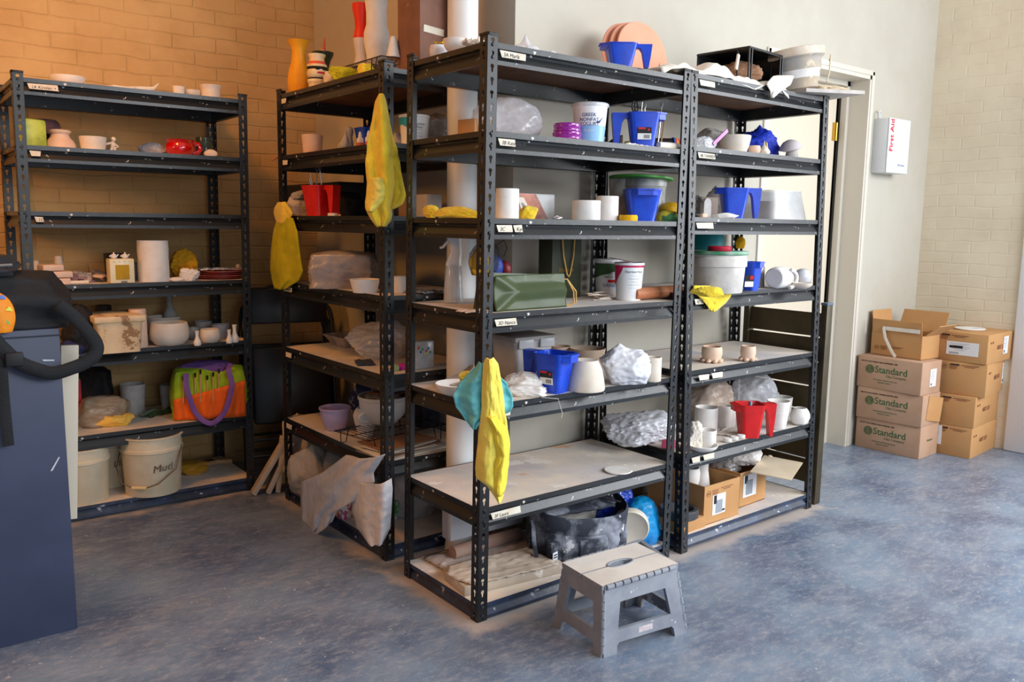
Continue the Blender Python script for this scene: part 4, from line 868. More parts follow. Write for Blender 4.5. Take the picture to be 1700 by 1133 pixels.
# 2E
t = thing('plastic_tray', 'clear moulded plastic tray at the back of the sideways rack', 'plastic tray', g2('E', 578, 580, .10), -PI/2); kk = mpp(t.location)
b = B(); tub_b(.14, .10, .22, .15, .05, .02, b=b); b.obj('body', M('smoky plastic', (130, 122, 130), (180, 176, 184), 16, .2, alpha=.7), t)
crumple('plastic_bag', 'large grey cloudy plastic bag slumped on the sideways rack', 'plastic bag', g2('E', 632, 598, .10), 118, 70, 60, m_plast, 62, amp=.2, knot=(.1, .1, .03, .06))
sheet('dark_cloth', 'dark blue-grey cloth flat in front of the cloudy bag', 'cloth', g2('E', 605, 606, .03), .12, .07, M('slate cloth', (60, 70, 90), rough=.9), 1.2, .004, seed=4)
for i, (x, c, n) in enumerate(((656, (150, 170, 130), 'pale green'), (668, (186, 40, 140), 'magenta'))):
    crumple('clay_ball', 'small %s ball beside the front post of the sideways rack' % n, 'ball', g2('E', x, 617-i*2, .012), 14, 14, 11, M('ball %d' % i, c, rough=.7), 63+i, sub=3, amp=.08)
t = thing('clear_box', 'clear plastic box with coloured lettering by the pipe', 'plastic box', g2('E', 706, 614, .02), .1); kk = mpp(t.location)
b = B(); b.box((0, .03, 23*kk), (38*kk, .06, 46*kk), bev=.006); b.obj('box_body', M('clear ribbed plastic', (190, 198, 206), (214, 220, 226), 30, .2, alpha=.7), t)
for i in range(7): b = B(); b.box(((-14+4*i)*kk, -.002, (36-(i*7) % 11)*kk), (3*kk, .001, 4*kk)); b.obj('printed_letter', M('letter %d' % (i % 4), ((200, 60, 50), (50, 80, 190), (60, 150, 70), (220, 190, 60))[i % 4]), t)
# 2F
pot('bowl', 'deep lilac mixing bowl on the sideways rack', 'bowl', g2('F', 557, 722, .09), 53, 38, [(.55, 0), (.6, .04), (.72, .2), (.88, .5), (.93, .8), (.93, .92), (1, .93), (1, 1)], M('lilac glaze', (206, 184, 212), (196, 172, 204), 6, .35))
t = thing('ring_jug', 'white jug with a round handle beside the big white bowl', 'jug', g2('F', 607, 732, .06)); kk = mpp(t.location)
b = B(); b.lathe(shell([(.62, 0), (.66, .2), (.9, .5), (1, .75), (.9, .9), (.7, 1)], 20*kk, 50*kk), 32); b.obj('body', m_wclay, t)
b = B(); b.tube([(-6*kk+15*kk*math.cos(a), -18*kk, 38*kk+8*kk*math.sin(a)) for a in [i*2*PI/14 for i in range(14)]], 3*kk, 8, closed=True); b.obj('handle', m_wclay, t)
t = thing('large_bowl', 'large white bowl stuffed with papers on a wire rack', 'bowl', g2('F', 637, 742, .16)+Vector((0, 0, .062))); kk = mpp(t.location)
b = B(); b.lathe(shell([(.5, 0), (.55, .03), (.82, .3), (.94, .6), (.95, .85), (1, .9), (1, 1)], 42*kk, 46*kk, .006), 44); b.obj('body', m_white, t)
b = crumple_b(66*kk, 66*kk, 16*kk, 66, amp=.2); b.obj('papers', M('printed papers', (120, 124, 136), (206, 200, 196), 20, .8), t, (0, 0, 34*kk), ang=70)
q = t.location.copy(); q.z += 46*kk; sheet('brown_paper', 'brown paper bag lying over the large white bowl', 'brown paper', q+Vector((.03, 0, .004)), .14, .12, m_brpaper, .3, .006, seed=12)
wire_rack('black wire rack under the large white bowl', g2('F', 650, 747, .13), .40, .22, .058, .15, 18)
for i in range(7):
    p = g2('F', 668-i % 3*6, 758-i % 2*2, .10); p.z += .001+.0055*i
    block('paper_sheet', 'flattened paper bag, %s in the stack under the wire rack' % ('lowest', 'second', 'third', 'fourth', 'fifth', 'sixth', 'uppermost')[i], 'paper bag', p, (.30-.01*i, .20-.008*i, .0035), (m_paper, m_brpaper)[i % 2 if i != 6 else 1], .15+.12*math.sin(i*2.1), .001, group='flattened paper bags')
crumple('patterned_bag', 'blue patterned fabric bag behind the large white bowl', 'bag', g2('F', 622, 700, .12), 76, 40, 66, M('blue floral fabric', (44, 58, 110), (150, 160, 190), 34, .8, lo=.55, hi=.6), 68, amp=.1)
crumple('magenta_cloth', 'magenta cloth on top of the blue patterned bag', 'cloth', g2('F', 640, 690, .14)+Vector((0, 0, .125)), 50, 30, 16, M('magenta cloth', (170, 30, 90), rough=.9), 69, amp=.2)
block('dark_box', 'dark navy box at the back by the pipe', 'box', g2('F', 704, 714, .08), (.10, .10, .13), M('dark navy box', (34, 42, 62), (60, 66, 80), 20, .6), .1, .006)
# 2G
crumple('canvas_bundle', 'rolled beige canvas bundle on the floor shelf of the sideways rack', 'canvas bundle', g2('G', 520, 838, .14), 84, 60, 84, m_canvas, 70, amp=.12, rz=-1.2)
crumple('canvas_bundle', 'grey fabric bundle under the shelf, right of the beige canvas', 'canvas bundle', g2('G', 583, 868, .22), 100, 60, 108, M('grey fabric', (150, 148, 150), (130, 128, 132), 6, .9, bump=.3), 71, amp=.12, rz=-1.2)
crumple('wrapped_slab', 'white wrapped slab tucked at the far end of the floor shelf', 'slab', g2('G', 504, 812, .26), 60, 40, 92, m_wclay, 78, amp=.06, flat=.6, rz=-1.2)
m_sheet = M('milky plastic sheet', (244, 244, 248), (228, 228, 236), 9, .2, spec=.8, alpha=.84, bump=.9, bsc=30)
def planeG(px, py): return onx(px, py, R2.o.x-.05)
b = B(); 
drape('plastic_sheet', 'cloudy plastic sheet spilling over the shelf onto the floor', 'plastic sheet', [(755, 575, 640), (785, 535, 620), (800, 500, 622), (830, 499, 600), (850, 500, 560), (870, 502, 552), (891, 504, 514)], planeG, m_sheet, folds=5, amp=.016, bulge=.05, seed=8, thick=.002)
drape('plastic_bag', 'crumpled whitish plastic bag hanging out by the front post of the sideways rack', 'plastic bag', [(795, 590, 650), (812, 586, 652), (850, 584, 650), (880, 592, 648), (896, 605, 640)], planeG, m_sheet, folds=4, amp=.016, bulge=.07, seed=11, thick=.002)
pot('patterned_can', 'small can with a pink and white checked top between plastic bags', 'can', g2('G', 572, 864, .03), 22, 24, CYL, M('checked can', (196, 90, 120), (230, 220, 220), 40, .4, lo=.48, hi=.52), inner=False)
crumple('purple_wrapper', 'dark purple wrapper at the foot of the sideways rack', 'wrapper', g2('G', 628, 892, .03), 18, 18, 16, M('purple wrapper', (70, 30, 120), rough=.3), 74, sub=4, amp=.2)
crumple('plastic_bag', 'pale plastic bag between the posts, right of the sideways rack post', 'plastic bag', g2('G', 690, 874, .12), 90, 60, 110, m_plast, 72, amp=.16)
crumple('green_wrapper', 'bright green wrapper beside the front post of the sideways rack', 'wrapper', g2('G', 655, 866, .03)+Vector((0, -.0, 0)), 20, 16, 36, M('green wrapper', (30, 130, 60), (190, 200, 190), 24, .3), 73, sub=4, amp=.3)
# pipe
b = B(); b.lathe([(.062, 0), (.058, .04), (.0555, .06), (.0555, 3.5)], 40); p = Vector((.300, .535, 0))
o = b.obj('pipe', M('white painted pipe', (228, 230, 230), (220, 222, 222), 3, .45, bump=.12, bsc=30), None, p); tag(o, 'thick white vertical pipe between the racks', 'pipe')
# ================================================================ rack 3 (front corner)
A3 = R3.at
g3 = lambda lv, px, py, r=0: G(R3, lv, px, py, r)
# 3A
t = thing('ceramic_cup', 'white cup with blue scribbles and a yellow paper inside, on the front rack', 'cup', A3('A', 728, .33)); kk = mpp(t.location)
b = B(); b.lathe(shell(BELLY, 15*kk, 21*kk), 28); b.obj('body', M('white glaze blue marks', (226, 226, 230), (206, 208, 220), 20, .5, speck=((130, 140, 180), 24, .68)), t)
sheet('yellow_paper', 'small yellow paper scrap in the scribbled white cup', 'paper scrap', t.location+Vector((.012, .0, 21*kk)), .055, .035, M('yellow paper', (238, 184, 30), rough=.7), .5, .005, seed=2, thick=.001)
pot('bowl', 'white bowl behind the corner post on top of the front rack', 'bowl', A3('A', 758, .22), 46, 22, BOWL, m_wclay)
sheet('paper_towel', 'folded white paper towel between the white bowl and the corner post', 'paper towel', A3('A', 787, .13), .075, .06, m_paper, .6, .014, seed=5, lift=.018)
crumple('clay_bundle', 'low white clay lump just right of the corner post, on the front rack top', 'clay lump', A3('A', 838, .24), 36, 30, 24, m_wclay, 80, amp=.06)
crumple('plastic_bag', 'knotted translucent bag on top of the front rack', 'plastic bag', A3('A', 872, .22), 50, 44, 34, m_plastw, 81, amp=.14, knot=(0, 0, .035, .035))
crumple('plastic_bag', 'low crumpled bag right of the knotted translucent bag', 'plastic bag', A3('A', 912, .12), 26, 20, 17, m_plastw, 82, amp=.2, sub=4)
m_bat = M('salmon pink board', (232, 162, 132), (226, 152, 122), 4, .6)
for i in range(3):
    b = B(); r = .128; b.lathe([(0, 0), (r, 0), (r+.002, .004), (r, .009), (0, .009)], 64)
    p = R3.P(.955-.012*i, .29+.026*i, R3.lev['A']); p.z += r*.97
    o = tag(b.obj('pottery_bat', m_bat, None, p, (PI/2-.20, 0, -.05-.03*i)), 'round salmon pink throwing bat, %s of the three leaning on the wall' % ('front', 'middle', 'rear')[i], 'pottery bat', 'leaning throwing bats')
pitcher('blue paint pitcher before the pink bats on top of the front rack', A3('A', 1030, .05), 80, 38, P_BLUE, -YAW)
crumple('clay_cone', 'greyish white cone-shaped lump beside the pink bats', 'clay lump', A3('A', 1094, .16), 34, 26, 14, m_grayc, 83, amp=.12, knot=(0, 0, .045, .03))
# cloth over the joint of racks 3 and 4
def cloth_top(label, x0, x1, y0, y1, R, mat, seed, hz=.03, over=.0, name='cloth'):
    z = R.lev['A']; b = B(); o = Vector((seed, seed*2.1, 0))
    def f(u, v):
        x = x0+(x1-x0)*u; y = y0+(y1-y0)*v+.02*noise.noise(Vector((u*4+seed, 0, 0))); e = min(1, 8*min(u, 1-u, v*.6+.06, 1-v))
        h = hz*(abs(noise.noise(Vector((u*3.5, v*2, 0))+o))*1.6+abs(noise.noise(Vector((u*9, v*6, 0))+o))*.7)*e+.004
        if over and v < .18: t_ = (.18-v)/.18; h -= over*t_*(.3+.7*abs(noise.noise(Vector((u*3+seed*.5, 0, 5))))*2); y = y0+.18*(y1-y0)-.02-.012*t_
        return Vector((x, y, z+h))
    b.grid(f, 60, 26); c = Vector(((x0+x1)/2, (y0+y1)/2, z)); b.xf(Matrix.Translation(-c)); return tag(b.obj(name, mat, None, c, thick=.004, ang=60), label, 'cloth')
cloth_top('long white canvas cloth spread across the top of the rack by the door', .80, 1.56, .0, .30, R4, M('off white canvas', (230, 222, 208), (216, 206, 190), 6, .9, bump=.3), 5, .05, .03)
# 3B
crumple('plastic_bag', 'large clear bag bulging behind the corner post, second shelf', 'plastic bag', A3('B', 838, .26), 110, 60, 72, m_plast, 84, amp=.12)
block('cardboard_box', 'small cardboard box inside the haze of the clear bag, by the pipe', 'cardboard box', A3('B', 792, .34), (.11, .08, .075), m_card, .2)
m_pur = M('purple gloss glaze', (158, 44, 156), (136, 34, 138), 12, .15, coat=.5)
p = A3('B', 941, .07); kk = mpp(p)
for i in range(2):
    b = B(); r = (24.5, 23)[i]*kk; h = 15*kk; b.lathe([(0, 0), (r*.8, 0), (r*.98, h*.15), (r, h*.3), (r*.95, h*.5), (r, h*.7), (r*.98, h*.9), (r*.9, h), (r*.86, h*.9), (r*.8, h*.3), (0, h*.25)], 44)
    tag(b.obj('bowl', m_pur, None, p+Vector((0, 0, i*13*kk))), 'shiny purple ribbed bowl, %s of the stacked pair' % ('lower', 'upper')[i], 'bowl', 'stacked purple bowls')
t = tub('white and sky blue yogurt tub with a clear lid beside the purple bowls', A3('B', 978, .08), 60, 62, [m_tubw, m_sky], lid=M('milky lid', (214, 218, 222), rough=.2, alpha=.75), words=(('GREEK', .13, -.12, .66, m_navy), ('NONFAT', .13, -.10, .54, m_navy), ('YOGURT', .13, -.08, .43, m_navy), ('PLAIN', .10, -.12, .27, m_tubw)))
kk = mpp(t.location); b = B(); b.tube([(.020, -.052, .066), (.028, -.050, .066), (.034, -.047, .074), (.040, -.043, .082)], [.0035, .003, .0012, .001], 6); b.obj('printed_swirl', m_navy, t)
def open_shears(p, label):
    t = thing('scissors', label, 'scissors', p, .4); ms = M('scissor steel', (150, 150, 150), rough=.3, metal=.9)
    for s in (-1, 1):
        b = B(); b.tube([(s*.014+.014*math.cos(a), 0, .165+.017*math.sin(a)) for a in [i*PI/6 for i in range(12)]], .0028, 6, closed=True); b.obj('finger_ring', m_black, t)
        b = B(); b.tube([(s*.012, 0, .15), (-s*.006, 0, .02)], (.004, .0015), 6, flat=(1, 0, 0)); b.obj('blade', ms, t)
pit = pitcher('blue paint pitcher with a barcode label and tools standing in it, second shelf', A3('B', 1066, .08), 82, 57, P_BLUE, PI-YAW, sticker=-1)
open_shears(A3('B', 1052, .09)+Vector((0, 0, -.02)), 'black handled scissors standing in the labelled blue pitcher')
m_steelt = M('tool steel', (170, 170, 170), rough=.3, metal=.9)
kp = A3('B', 1078, .07); k = mpp(kp)
for i, (x, dx, L, m_, n) in enumerate(((1060, .012, .165, M('cherry tool handle', (190, 24, 60), rough=.35), 'red handled needle tool in the labelled blue pitcher'), (1069, -.002, .145, m_steelt, 'steel loop tool in the labelled blue pitcher'), (1092, .012, .155, m_steelt, 'steel ribbon tool at the right of the labelled pitcher'), (1097, .018, .135, m_wood, 'thin wooden stick beside the ribbon tool'))):
    q = A3('B', x, .09); b = B(); b.tube([(0, 0, .03), (dx*.8, 0, L*.8)], .0045 if i == 0 else .003, 8, 0); b.tube([(dx*.8, 0, L*.8), (dx, 0, L)], .0012, 6, 1)
    if i in (1, 2): b.tube([(dx, 0, L-.005), (dx+.006, 0, L+.012), (dx, 0, L+.022), (dx-.006, 0, L+.012)], .0012, 6, 1, closed=True)
    tag(b.obj('pottery_tool', [m_, m_steelt], None, q), n, 'pottery tool', 'tools in the blue pitchers')
block('tool_box', 'small grey cardboard sleeve sticking out of the labelled pitcher', 'sleeve', A3('B', 1082, .10)+Vector((0, 0, .085)), (.028, .02, .045), M('grey card', (176, 170, 160), rough=.8), .5, .001, (0, .4))
block('sponge', 'yellow sponge showing through the handle of the labelled blue pitcher', 'sponge', A3('B', 1043, .13), (.03, .02, .028), m_yel, .2, .004)
sheet('cloth', 'white canvas cloth under the blue pitchers', 'cloth', A3('B', 1052, .10, dz=0), .20, .13, m_paper, 0, .006, seed=6, lift=.004)
t = thing('rolled_foam', 'black roll with rainbow coloured end rings by the post', 'roll', A3('B', 1108, .13, dz=.030)); b = B()
R_ = Matrix.Rotation(PI/2, 3, 'Y'); b.lathe([(.024, -.13), (.024, .02)], 28, 0, axis=R_); b.obj('body', M('dark roll', (44, 36, 34), rough=.6), t, rot=(0, 0, -.5))
for i, (c, r) in enumerate((((60, 110, 220), .028), ((230, 90, 60), .027), ((236, 180, 50), .026), ((206, 60, 90), .025), ((220, 200, 226), .023))):
    b = B(); b.lathe([(0, 0), (r, 0), (r, .006), (0, .006)], 28, axis=R_); b.obj('end_ring', M('ring %d' % i, c), t, (.018*math.cos(.5)+.006*i*math.cos(.5), -.018*math.sin(.5)-.006*i*math.sin(.5), 0), (0, 0, -.5))
t = thing('rolled_cloth', 'rolled white cloth at the shelf end against the post', 'rolled cloth', A3('B', 1112, .035, dz=.013)); b = B()
b.lathe([(.0, -.06), (.011, -.06), (.013, 0), (.012, .05), (.009, .05), (.004, .048), (0, .048)], 20, axis=R_); b.obj('roll', m_paper, t)
b = B(); b.prism([(-.05, 0), (.045, 0), (.045, .055)], .03, Matrix.Rotation(PI/2, 4, 'X')); tag(b.obj('wedge', M('dark brown leather', (92, 54, 44), rough=.5), None, A3('B', 1010, .20), (0, 0, .1)), 'dark brown wedge left of the labelled blue pitcher', 'wedge')
# 3C
drape_y = A3('C', 745, .20)
p = A3('C', 748, .28); kk = mpp(p)
crumple('cloth', 'twisted yellow cloth along the side edge of the third shelf', 'cloth', A3('C', 755, .20), 92, 22, 20, m_yel, 90, amp=.18, rz=-1.15)
crumple('cloth', 'loose knotted end of yellow cloth by the rear post', 'cloth', A3('C', 716, .36), 40, 22, 20, m_yel, 91, amp=.28, rz=-1.2)
crumple('cloth', 'small yellow cloth wad right of the corner post, behind the white cup', 'cloth', A3('C', 876, .12), 36, 22, 22, m_yel, 92, amp=.25, sub=4)
pot('cup', 'tall white cup against the corner post on the third shelf', 'cup', A3('C', 842, .06), 40, 49, CYL, m_wclay, sy=.9)
t = thing('brush_set', 'clear plastic sleeve with a printed brush set card, leaning on the third shelf', 'brush set', R3.P(.33, .22, R3.lev['C']), 0)
b = B(); b.box((0, 0, .045), (.25, .035, .09), rot=Matrix.Rotation(-.0, 3, 'X'), bev=.004); b.obj('sleeve', M('frosted sleeve', (206, 208, 210), rough=.2, alpha=.45), t)
b = B(); b.prism([(-.02, 0), (.095, 0), (.035, .088), (-.07, .088)], .001, Matrix.Translation((0, -.0195, 0)) @ Matrix.Rotation(PI/2, 4, 'X')); b.obj('printed_card', M('reddish photo print', (196, 120, 96), (110, 60, 48), 14, .4, lo=.35, hi=.65), t)
b = B(); b.prism([(0-.02, 0), (.03, 0), (-.02, .075), (-.045, .075)], .001, Matrix.Translation((0, -.0208, 0)) @ Matrix.Rotation(PI/2, 4, 'X')); b.obj('printed_strip', m_paper, t)
text_mesh('BRUSH SET', .0125, m_ink, 'printed_text', t, (.006, -.0235, .006), (PI/2, -math.radians(118), 0))
pot('cup', 'low white cup in front of the brush set card', 'cup', A3('C', 973, .05), 47, 32, CYL, m_wclay)
pot('cup', 'taller white cup behind the low white one on the third shelf', 'cup', A3('C', 1007, .10), 38, 40, CYL, m_wclay)
b = B(); b.tube([(-.02, 0, .006), (0, .004, .012), (.02, 0, .006), (0, -.004, .004)], .003, 6, closed=True); tag(b.obj('clip', M('steel clip', (160, 150, 150), rough=.3, metal=.8), None, A3('C', 925, .03)), 'small metal clip at the shelf edge before the brush set', 'clip')
t = pot('sponge', 'flat round yellow sponge at the shelf edge', 'sponge', A3('C', 1043, .035), 31, 10, [(.96, 0), (1, .3), (1, .7), (.92, 1)], M('yellow sponge', (240, 184, 24), (228, 168, 14), 60, .9, bump=.4), inner=False)
pitcher('blue paint pitcher seen from behind on the third shelf', A3('C', 1064, .07), 100, 52, P_BLUE, PI/2-YAW)
for i, (x, w) in enumerate(((1034, 50), (1068, 72))):
    t = thing('cloudy_bucket', 'cloudy clay smeared bucket at the back of the third shelf, %s' % ('nearer the rear post' if i == 0 else 'larger, under the green lid'), 'bucket', A3('C', x, .27-.07*i)); kk = mpp(t.location)
    b = B(); b.lathe(shell([(.86, 0), (.9, .1), (.93, .3), (.92, .31), (.95, .5), (.94, .51), (.97, .8), (1, .82), (1, 1)], w*kk/2, 70*kk, .003), 44); b.obj('body', M('cloudy bucket', (190, 188, 184), (130, 128, 126), 9, .35, alpha=.85, speck=((90, 86, 84), 12, .68)), t)
b = B(); b.lathe([(0, 0), (.115, 0), (.122, .003), (.122, .010), (.112, .012), (0, .008)], 48); tag(b.obj('green_disc', M('green lid', (70, 160, 50), (54, 140, 44), 8, .4), None, A3('C', 1064, .20, dz=.158), (0, .045, 0)), 'bright green round lid lying across the cloudy buckets', 'lid')
m_yb = M('yellow rubber', (236, 180, 22), rough=.5)
for i, (x, d, z, w, n) in enumerate(((1112, .10, .030, 32, 'yellow disc sponge on top beside the post'), (1108, .06, 0, 34, 'yellow green striped sponge under the yellow disc'))):
    crumple('round_sponge', n, 'sponge', A3('C', x, d, dz=z), w, 26, 19, (m_yb, M('striped sponge', (196, 176, 40), (60, 110, 60), 9, .8, lo=.5, hi=.54))[i], 95+i, amp=.03, sub=4)
# 3D
t = thing('spray_bottle', 'white continuous spray bottle with a clear body half full of water', 'spray bottle', g3('D', 753, 505, .035)); kk = mpp(t.location)
b = B(); b.lathe([(0, 0), (15*kk, 0), (17*kk, 3*kk), (15.5*kk, 30*kk), (13.5*kk, 62*kk), (12.5*kk, 64*kk), (12*kk, 62*kk), (14.5*kk, 30*kk), (15*kk, 4*kk), (0, 3*kk)], 36); b.obj('body', M('clear bottle', (226, 232, 236), rough=.08, alpha=.38, spec=.7), t)
b = B(); b.lathe([(0, 3.2*kk), (14.6*kk, 4*kk), (14.4*kk, 26*kk), (0, 26*kk)], 30); b.obj('water', M('water', (196, 206, 212), rough=.05, alpha=.35), t)
b = B(); b.loops([[(x*kk*s+o*kk, y*kk*s2, z*kk) for x, y in rsq(13, 11, 6, 6)] for (s, s2, o, z) in ((1, 1.1, 0, 62), (.95, 1, 0, 68), (.72, .75, 4, 84), (.72, .7, 3, 98), (.95, .75, 0, 108), (1.05, .75, 0, 114), (1.02, .72, 0, 116))], 0, True, True, True); b.obj('spray_head', M('white spray head', (236, 236, 236), rough=.3), t, rot=(0, 0, -YAW))
b = B(); b.tube([(-9*kk, 0, 104*kk), (-14*kk, 0, 97*kk), (-18*kk, 0, 92*kk), (-23*kk, 0, 91*kk)], (2.2*kk, 3.5*kk), 8, flat=(0, 0, 1)); b.obj('trigger', M('white spray head', (236, 236, 236)), t, rot=(0, 0, -YAW))
sheet('paper_sheet', 'cream paper lying under the green gift bag at the corner post', 'paper', g3('D', 815, 516, .01), .24, .05, m_pink, .1, .003, seed=3, lift=.003, thick=.002)
m_gb = M('olive green gift bag', (64, 76, 40), (54, 66, 34), 3, .42, bump=.8, bsc=5); m_gbd = M('dark olive bag', (52, 56, 38), (44, 48, 32), 3, .6)
p = R3.P(.02+.235, .09, R3.lev['D']); t = thing('gift_bag', 'olive green paper gift bag lying on its side on the fourth shelf', 'gift bag', p, .02)
b = B(); b.loops([[(-.19, -.045, 0), (-.19, .055, 0), (-.175, .05, .118), (-.175, -.02, .122)], [(-.04, -.049, 0), (-.04, .053, 0), (-.04, .045, .112), (-.04, -.030, .115)], [(-.03, -.0475, 0), (-.03, .053, 0), (-.03, .045, .111), (-.03, -.0245, .114)], [(.125, -.05, 0), (.125, .05, 0), (.125, .03, .104), (.125, -.035, .110)]], 0, True, True, True); b.obj('body', m_gb, t)
def crease(u, v):
    c = .52 if u > .3 else u/.3*.52; c2 = .52 if u > .3 else .52+(.3-u)/.3*.48
    return max(0, 1-min(abs(v-c), abs(v-c2))*4)*.011+.003*noise.noise(Vector((u*3, v*3, 1)))
b = B(); b.grid(lambda u, v: Vector((-.188+.311*u+.012*v*(1-u), -.0525+.022*v-crease(u, v), .001+.112*v)), 40, 22); b.obj('front_panel', m_gb, t, thick=.001)
m_cord = M('gold cord', (214, 168, 92), (190, 146, 76), 30, .6)
for i in range(2): b = B(); b.tube([(.126, -.02+.02*i, .09), (.143, -.03, .092), (.160+.012*i, -.045, .05), (.163+.01*i, -.045, .012), (.15, -.035, .004), (.128, -.03, .003)], .0028, 8); b.obj('cord_handle', m_cord, t)
t = thing('gift_bag', 'dark olive gift bag with gold lettering standing at the back of the fourth shelf', 'gift bag', R3.P(.60, .33, R3.lev['D']), .12)
b = B(); b.box((0, 0, .118), (.165, .07, .236), bev=.002); b.obj('body', m_gbd, t)
text_mesh('Imaturk', .026, M('gold print', (150, 120, 56), rough=.4, metal=.4), 'printed_text', t, (-.045, -.0356, .10), (PI/2, 0, 0))
b = B(); b.tube([(-.035, -.04, .23), (-.028, -.042, .16), (-.008, -.044, .09), (.0, -.045, .082), (.008, -.044, .09), (.028, -.042, .16), (.035, -.04, .23)], .003, 8); b.obj('cord_handle', m_cord, t)
t = thing('mesh_bag', 'black mesh drawstring bag of coloured tools lying on the green gift bag', 'mesh bag', R3.P(.17, .20, R3.lev['D']+.105))
for i, (x, z, c, w) in enumerate(((-.04, .0, (210, 160, 30), .07), (.022, 0, (30, 60, 140), .055), (.062, 0, (120, 30, 40), .04))): b = crumple_b(w, .05, (.085, .065, .045)[i], 100+i, amp=.05, sub=4); b.obj('rubber_piece', M('rubber %d' % i, c, rough=.5), t, (x, 0, z), ang=70)
b = crumple_b(.11, .06, .115, 104, amp=.08, knot=(.5, 0, .02, .03)); b.obj('net', M('black net', (30, 30, 30), rough=.6, alpha=.45), t, (-.02, 0, 0), ang=70)
b = B(); b.tube([(.03, 0, .10), (.06, 0, .115), (.075, 0, .09), (.06, 0, .06)], .0018, 6); b.obj('drawstring', m_black, t)
t1 = tub('vanilla yogurt tub with a green label behind the red-rimmed one', g3('D', 1008, 494, .05), 46, 60, [m_tubw, m_tubw], lid=M('white lid', (224, 224, 226), rough=.35), words=(('VANILLA', .14, .25, .28, M('blue print', (30, 110, 180))), ('Simply', .09, -.05, .62, m_green), ('Nature', .09, -.05, .53, m_green)))
kk = mpp(t1.location)
def band(t, r, h, a0, a1, z0, z1, m_, slope=0, n='printed_band', off=.0012):
    b = B(); b.grid(lambda u, v: Vector(((r*(.80+.17*(z0+(z1-z0)*v))+off)*math.sin(a0+(a1-a0)*u), -(r*(.80+.17*(z0+(z1-z0)*v))+off)*math.cos(a0+(a1-a0)*u), h*(z0+(z1-z0)*v+slope*(u-.5)*(1-v)))), 24, 3); return b.obj(n, m_, t)
band(t1, 23*kk, 60*kk, -1.4, 1.5, .66, .92, m_green, .3, off=.0006); band(t1, 23*kk, 60*kk, -.1, 1.2, .40, .48, m_redi, off=.0014)
t2 = tub('white yogurt tub with a crimson rim and nutrition panel', g3('D', 1043, 500, .05), 50, 62, [m_tubw, m_tubw], words=(('Nutrition Facts', .085, .25, .74, m_ink), ('- - - - - -', .08, .25, .64, m_ink), ('------------', .08, .25, .56, m_ink), ('--------', .08, .25, .48, m_ink), ('------------', .08, .25, .40, m_ink), ('- - - - - -', .08, .25, .32, m_ink)))
kk = mpp(t2.location); band(t2, 25*kk, 62*kk, -1.5, -.15, .70, .92, M('crimson band', (196, 24, 84), rough=.4), .7, off=.0006); band(t2, 25*kk, 62*kk, -1.5, 1.5, .88, .93, M('crimson band', (196, 24, 84)), off=.0009)
b = B(); r = 23*kk; b.lathe([(0, 0), (r*1.1, 0), (r*1.15, .002), (0, .003)], 36); tag(b.obj('foil_cover', M('crimson foil', (156, 40, 90), (110, 80, 90), 14, .3, metal=.3), None, t2.location+Vector((-.02, .01, 62*kk+.006)), (.10, .16, 0)), 'crimson foil lid lying tilted over both yogurt tubs', 'lid')
rnd = random.Random(12)
for i in range(9):
    p = g3('D', 1000+rnd.uniform(-22, 22), 500+rnd.uniform(-7, 2)); p.z += .002+.0028*i
    block('clay_tile', 'thin pale stick in the loose heap before the yogurt tubs', 'stick', p, (.075+rnd.uniform(-.02, .01), .012, .003), (m_paper, m_pink)[i % 2], rnd.uniform(-.5, .9), .0008, (0, rnd.uniform(-.05, .12)), group='loose pale sticks')
t = thing('rolling_pin', 'wooden rolling pin with a pale handle reaching onto the next rack', 'rolling pin', (R3.P(.885, .10, R3.lev['D']+.025)))
b = B(); b.lathe([(0, -.13), (.021, -.128), (.0225, -.12), (.0225, .12), (.021, .128), (0, .13)], 32, axis=R_); b.obj('roller', M('reddish wood', (190, 124, 84), (160, 96, 62), 5, .5, wave=('Z', 20, 4, (176, 110, 74))), t, rot=(0, 0, .06))
b = B(); b.lathe([(0, .13), (.008, .13), (.012, .15), (.015, .17), (.012, .19), (0, .195)], 20, axis=R_); b.obj('handle', m_wood, t, rot=(0, 0, .06))
# 3E
pot('bowl', 'wide white dish holding a pale plate, left end of the fifth shelf', 'bowl', g3('E', 760, 664, .075), 76, 20, BOWL, m_wclay)
b = B(); b.lathe([(0, 0), (.05, 0), (.058, .006), (0, .006)], 36); tag(b.obj('plate', m_grayc, None, g3('E', 764, 652, .06)+Vector((0, 0, .030)), (0, -.22, 0)), 'greyish disc leaning in the wide white dish', 'plate')
crumple('clay_bundle', 'white crumpled bundle behind the turquoise cloth', 'bundle', g3('E', 789, 650, .09), 46, 40, 40, m_grayc, 110, amp=.22)
t = thing('clip_top_bin', 'square clear bin with clip lid on the fifth shelf', 'storage bin', g3('E', 866, 640, .13)); kk = mpp(t.location)
b = B(); tub_b(70*kk, .13, 80*kk, .15, 68*kk, .016, b=b); b.obj('body', M('dusty clear bin', (206, 202, 200), (184, 180, 178), 7, .3, alpha=.68), t)
b = B(); b.box((0, 0, 71*kk), (88*kk, .165, 9*kk), bev=3*kk); b.obj('lid', M('dusty lid', (170, 164, 160), (150, 144, 140), 7, .5, alpha=.9), t)
for s in (-1, 1): b = B(); b.box((s*22*kk, -.084, 64*kk), (30*kk, .006, 14*kk), bev=.002); b.obj('clip', M('bin clip', (196, 196, 198), rough=.3, alpha=.8), t)
pitcher('blue paint pitcher with a barcode label on the fifth shelf', g3('E', 919, 656, .06), 90, 66, P_BLUE, PI/2-YAW+.95, sticker=-1)
pot('bowl', 'brownish cup behind the blue pitcher on the fifth shelf', 'cup', g3('E', 930, 620, .10), 34, 38, CYL, m_pink)
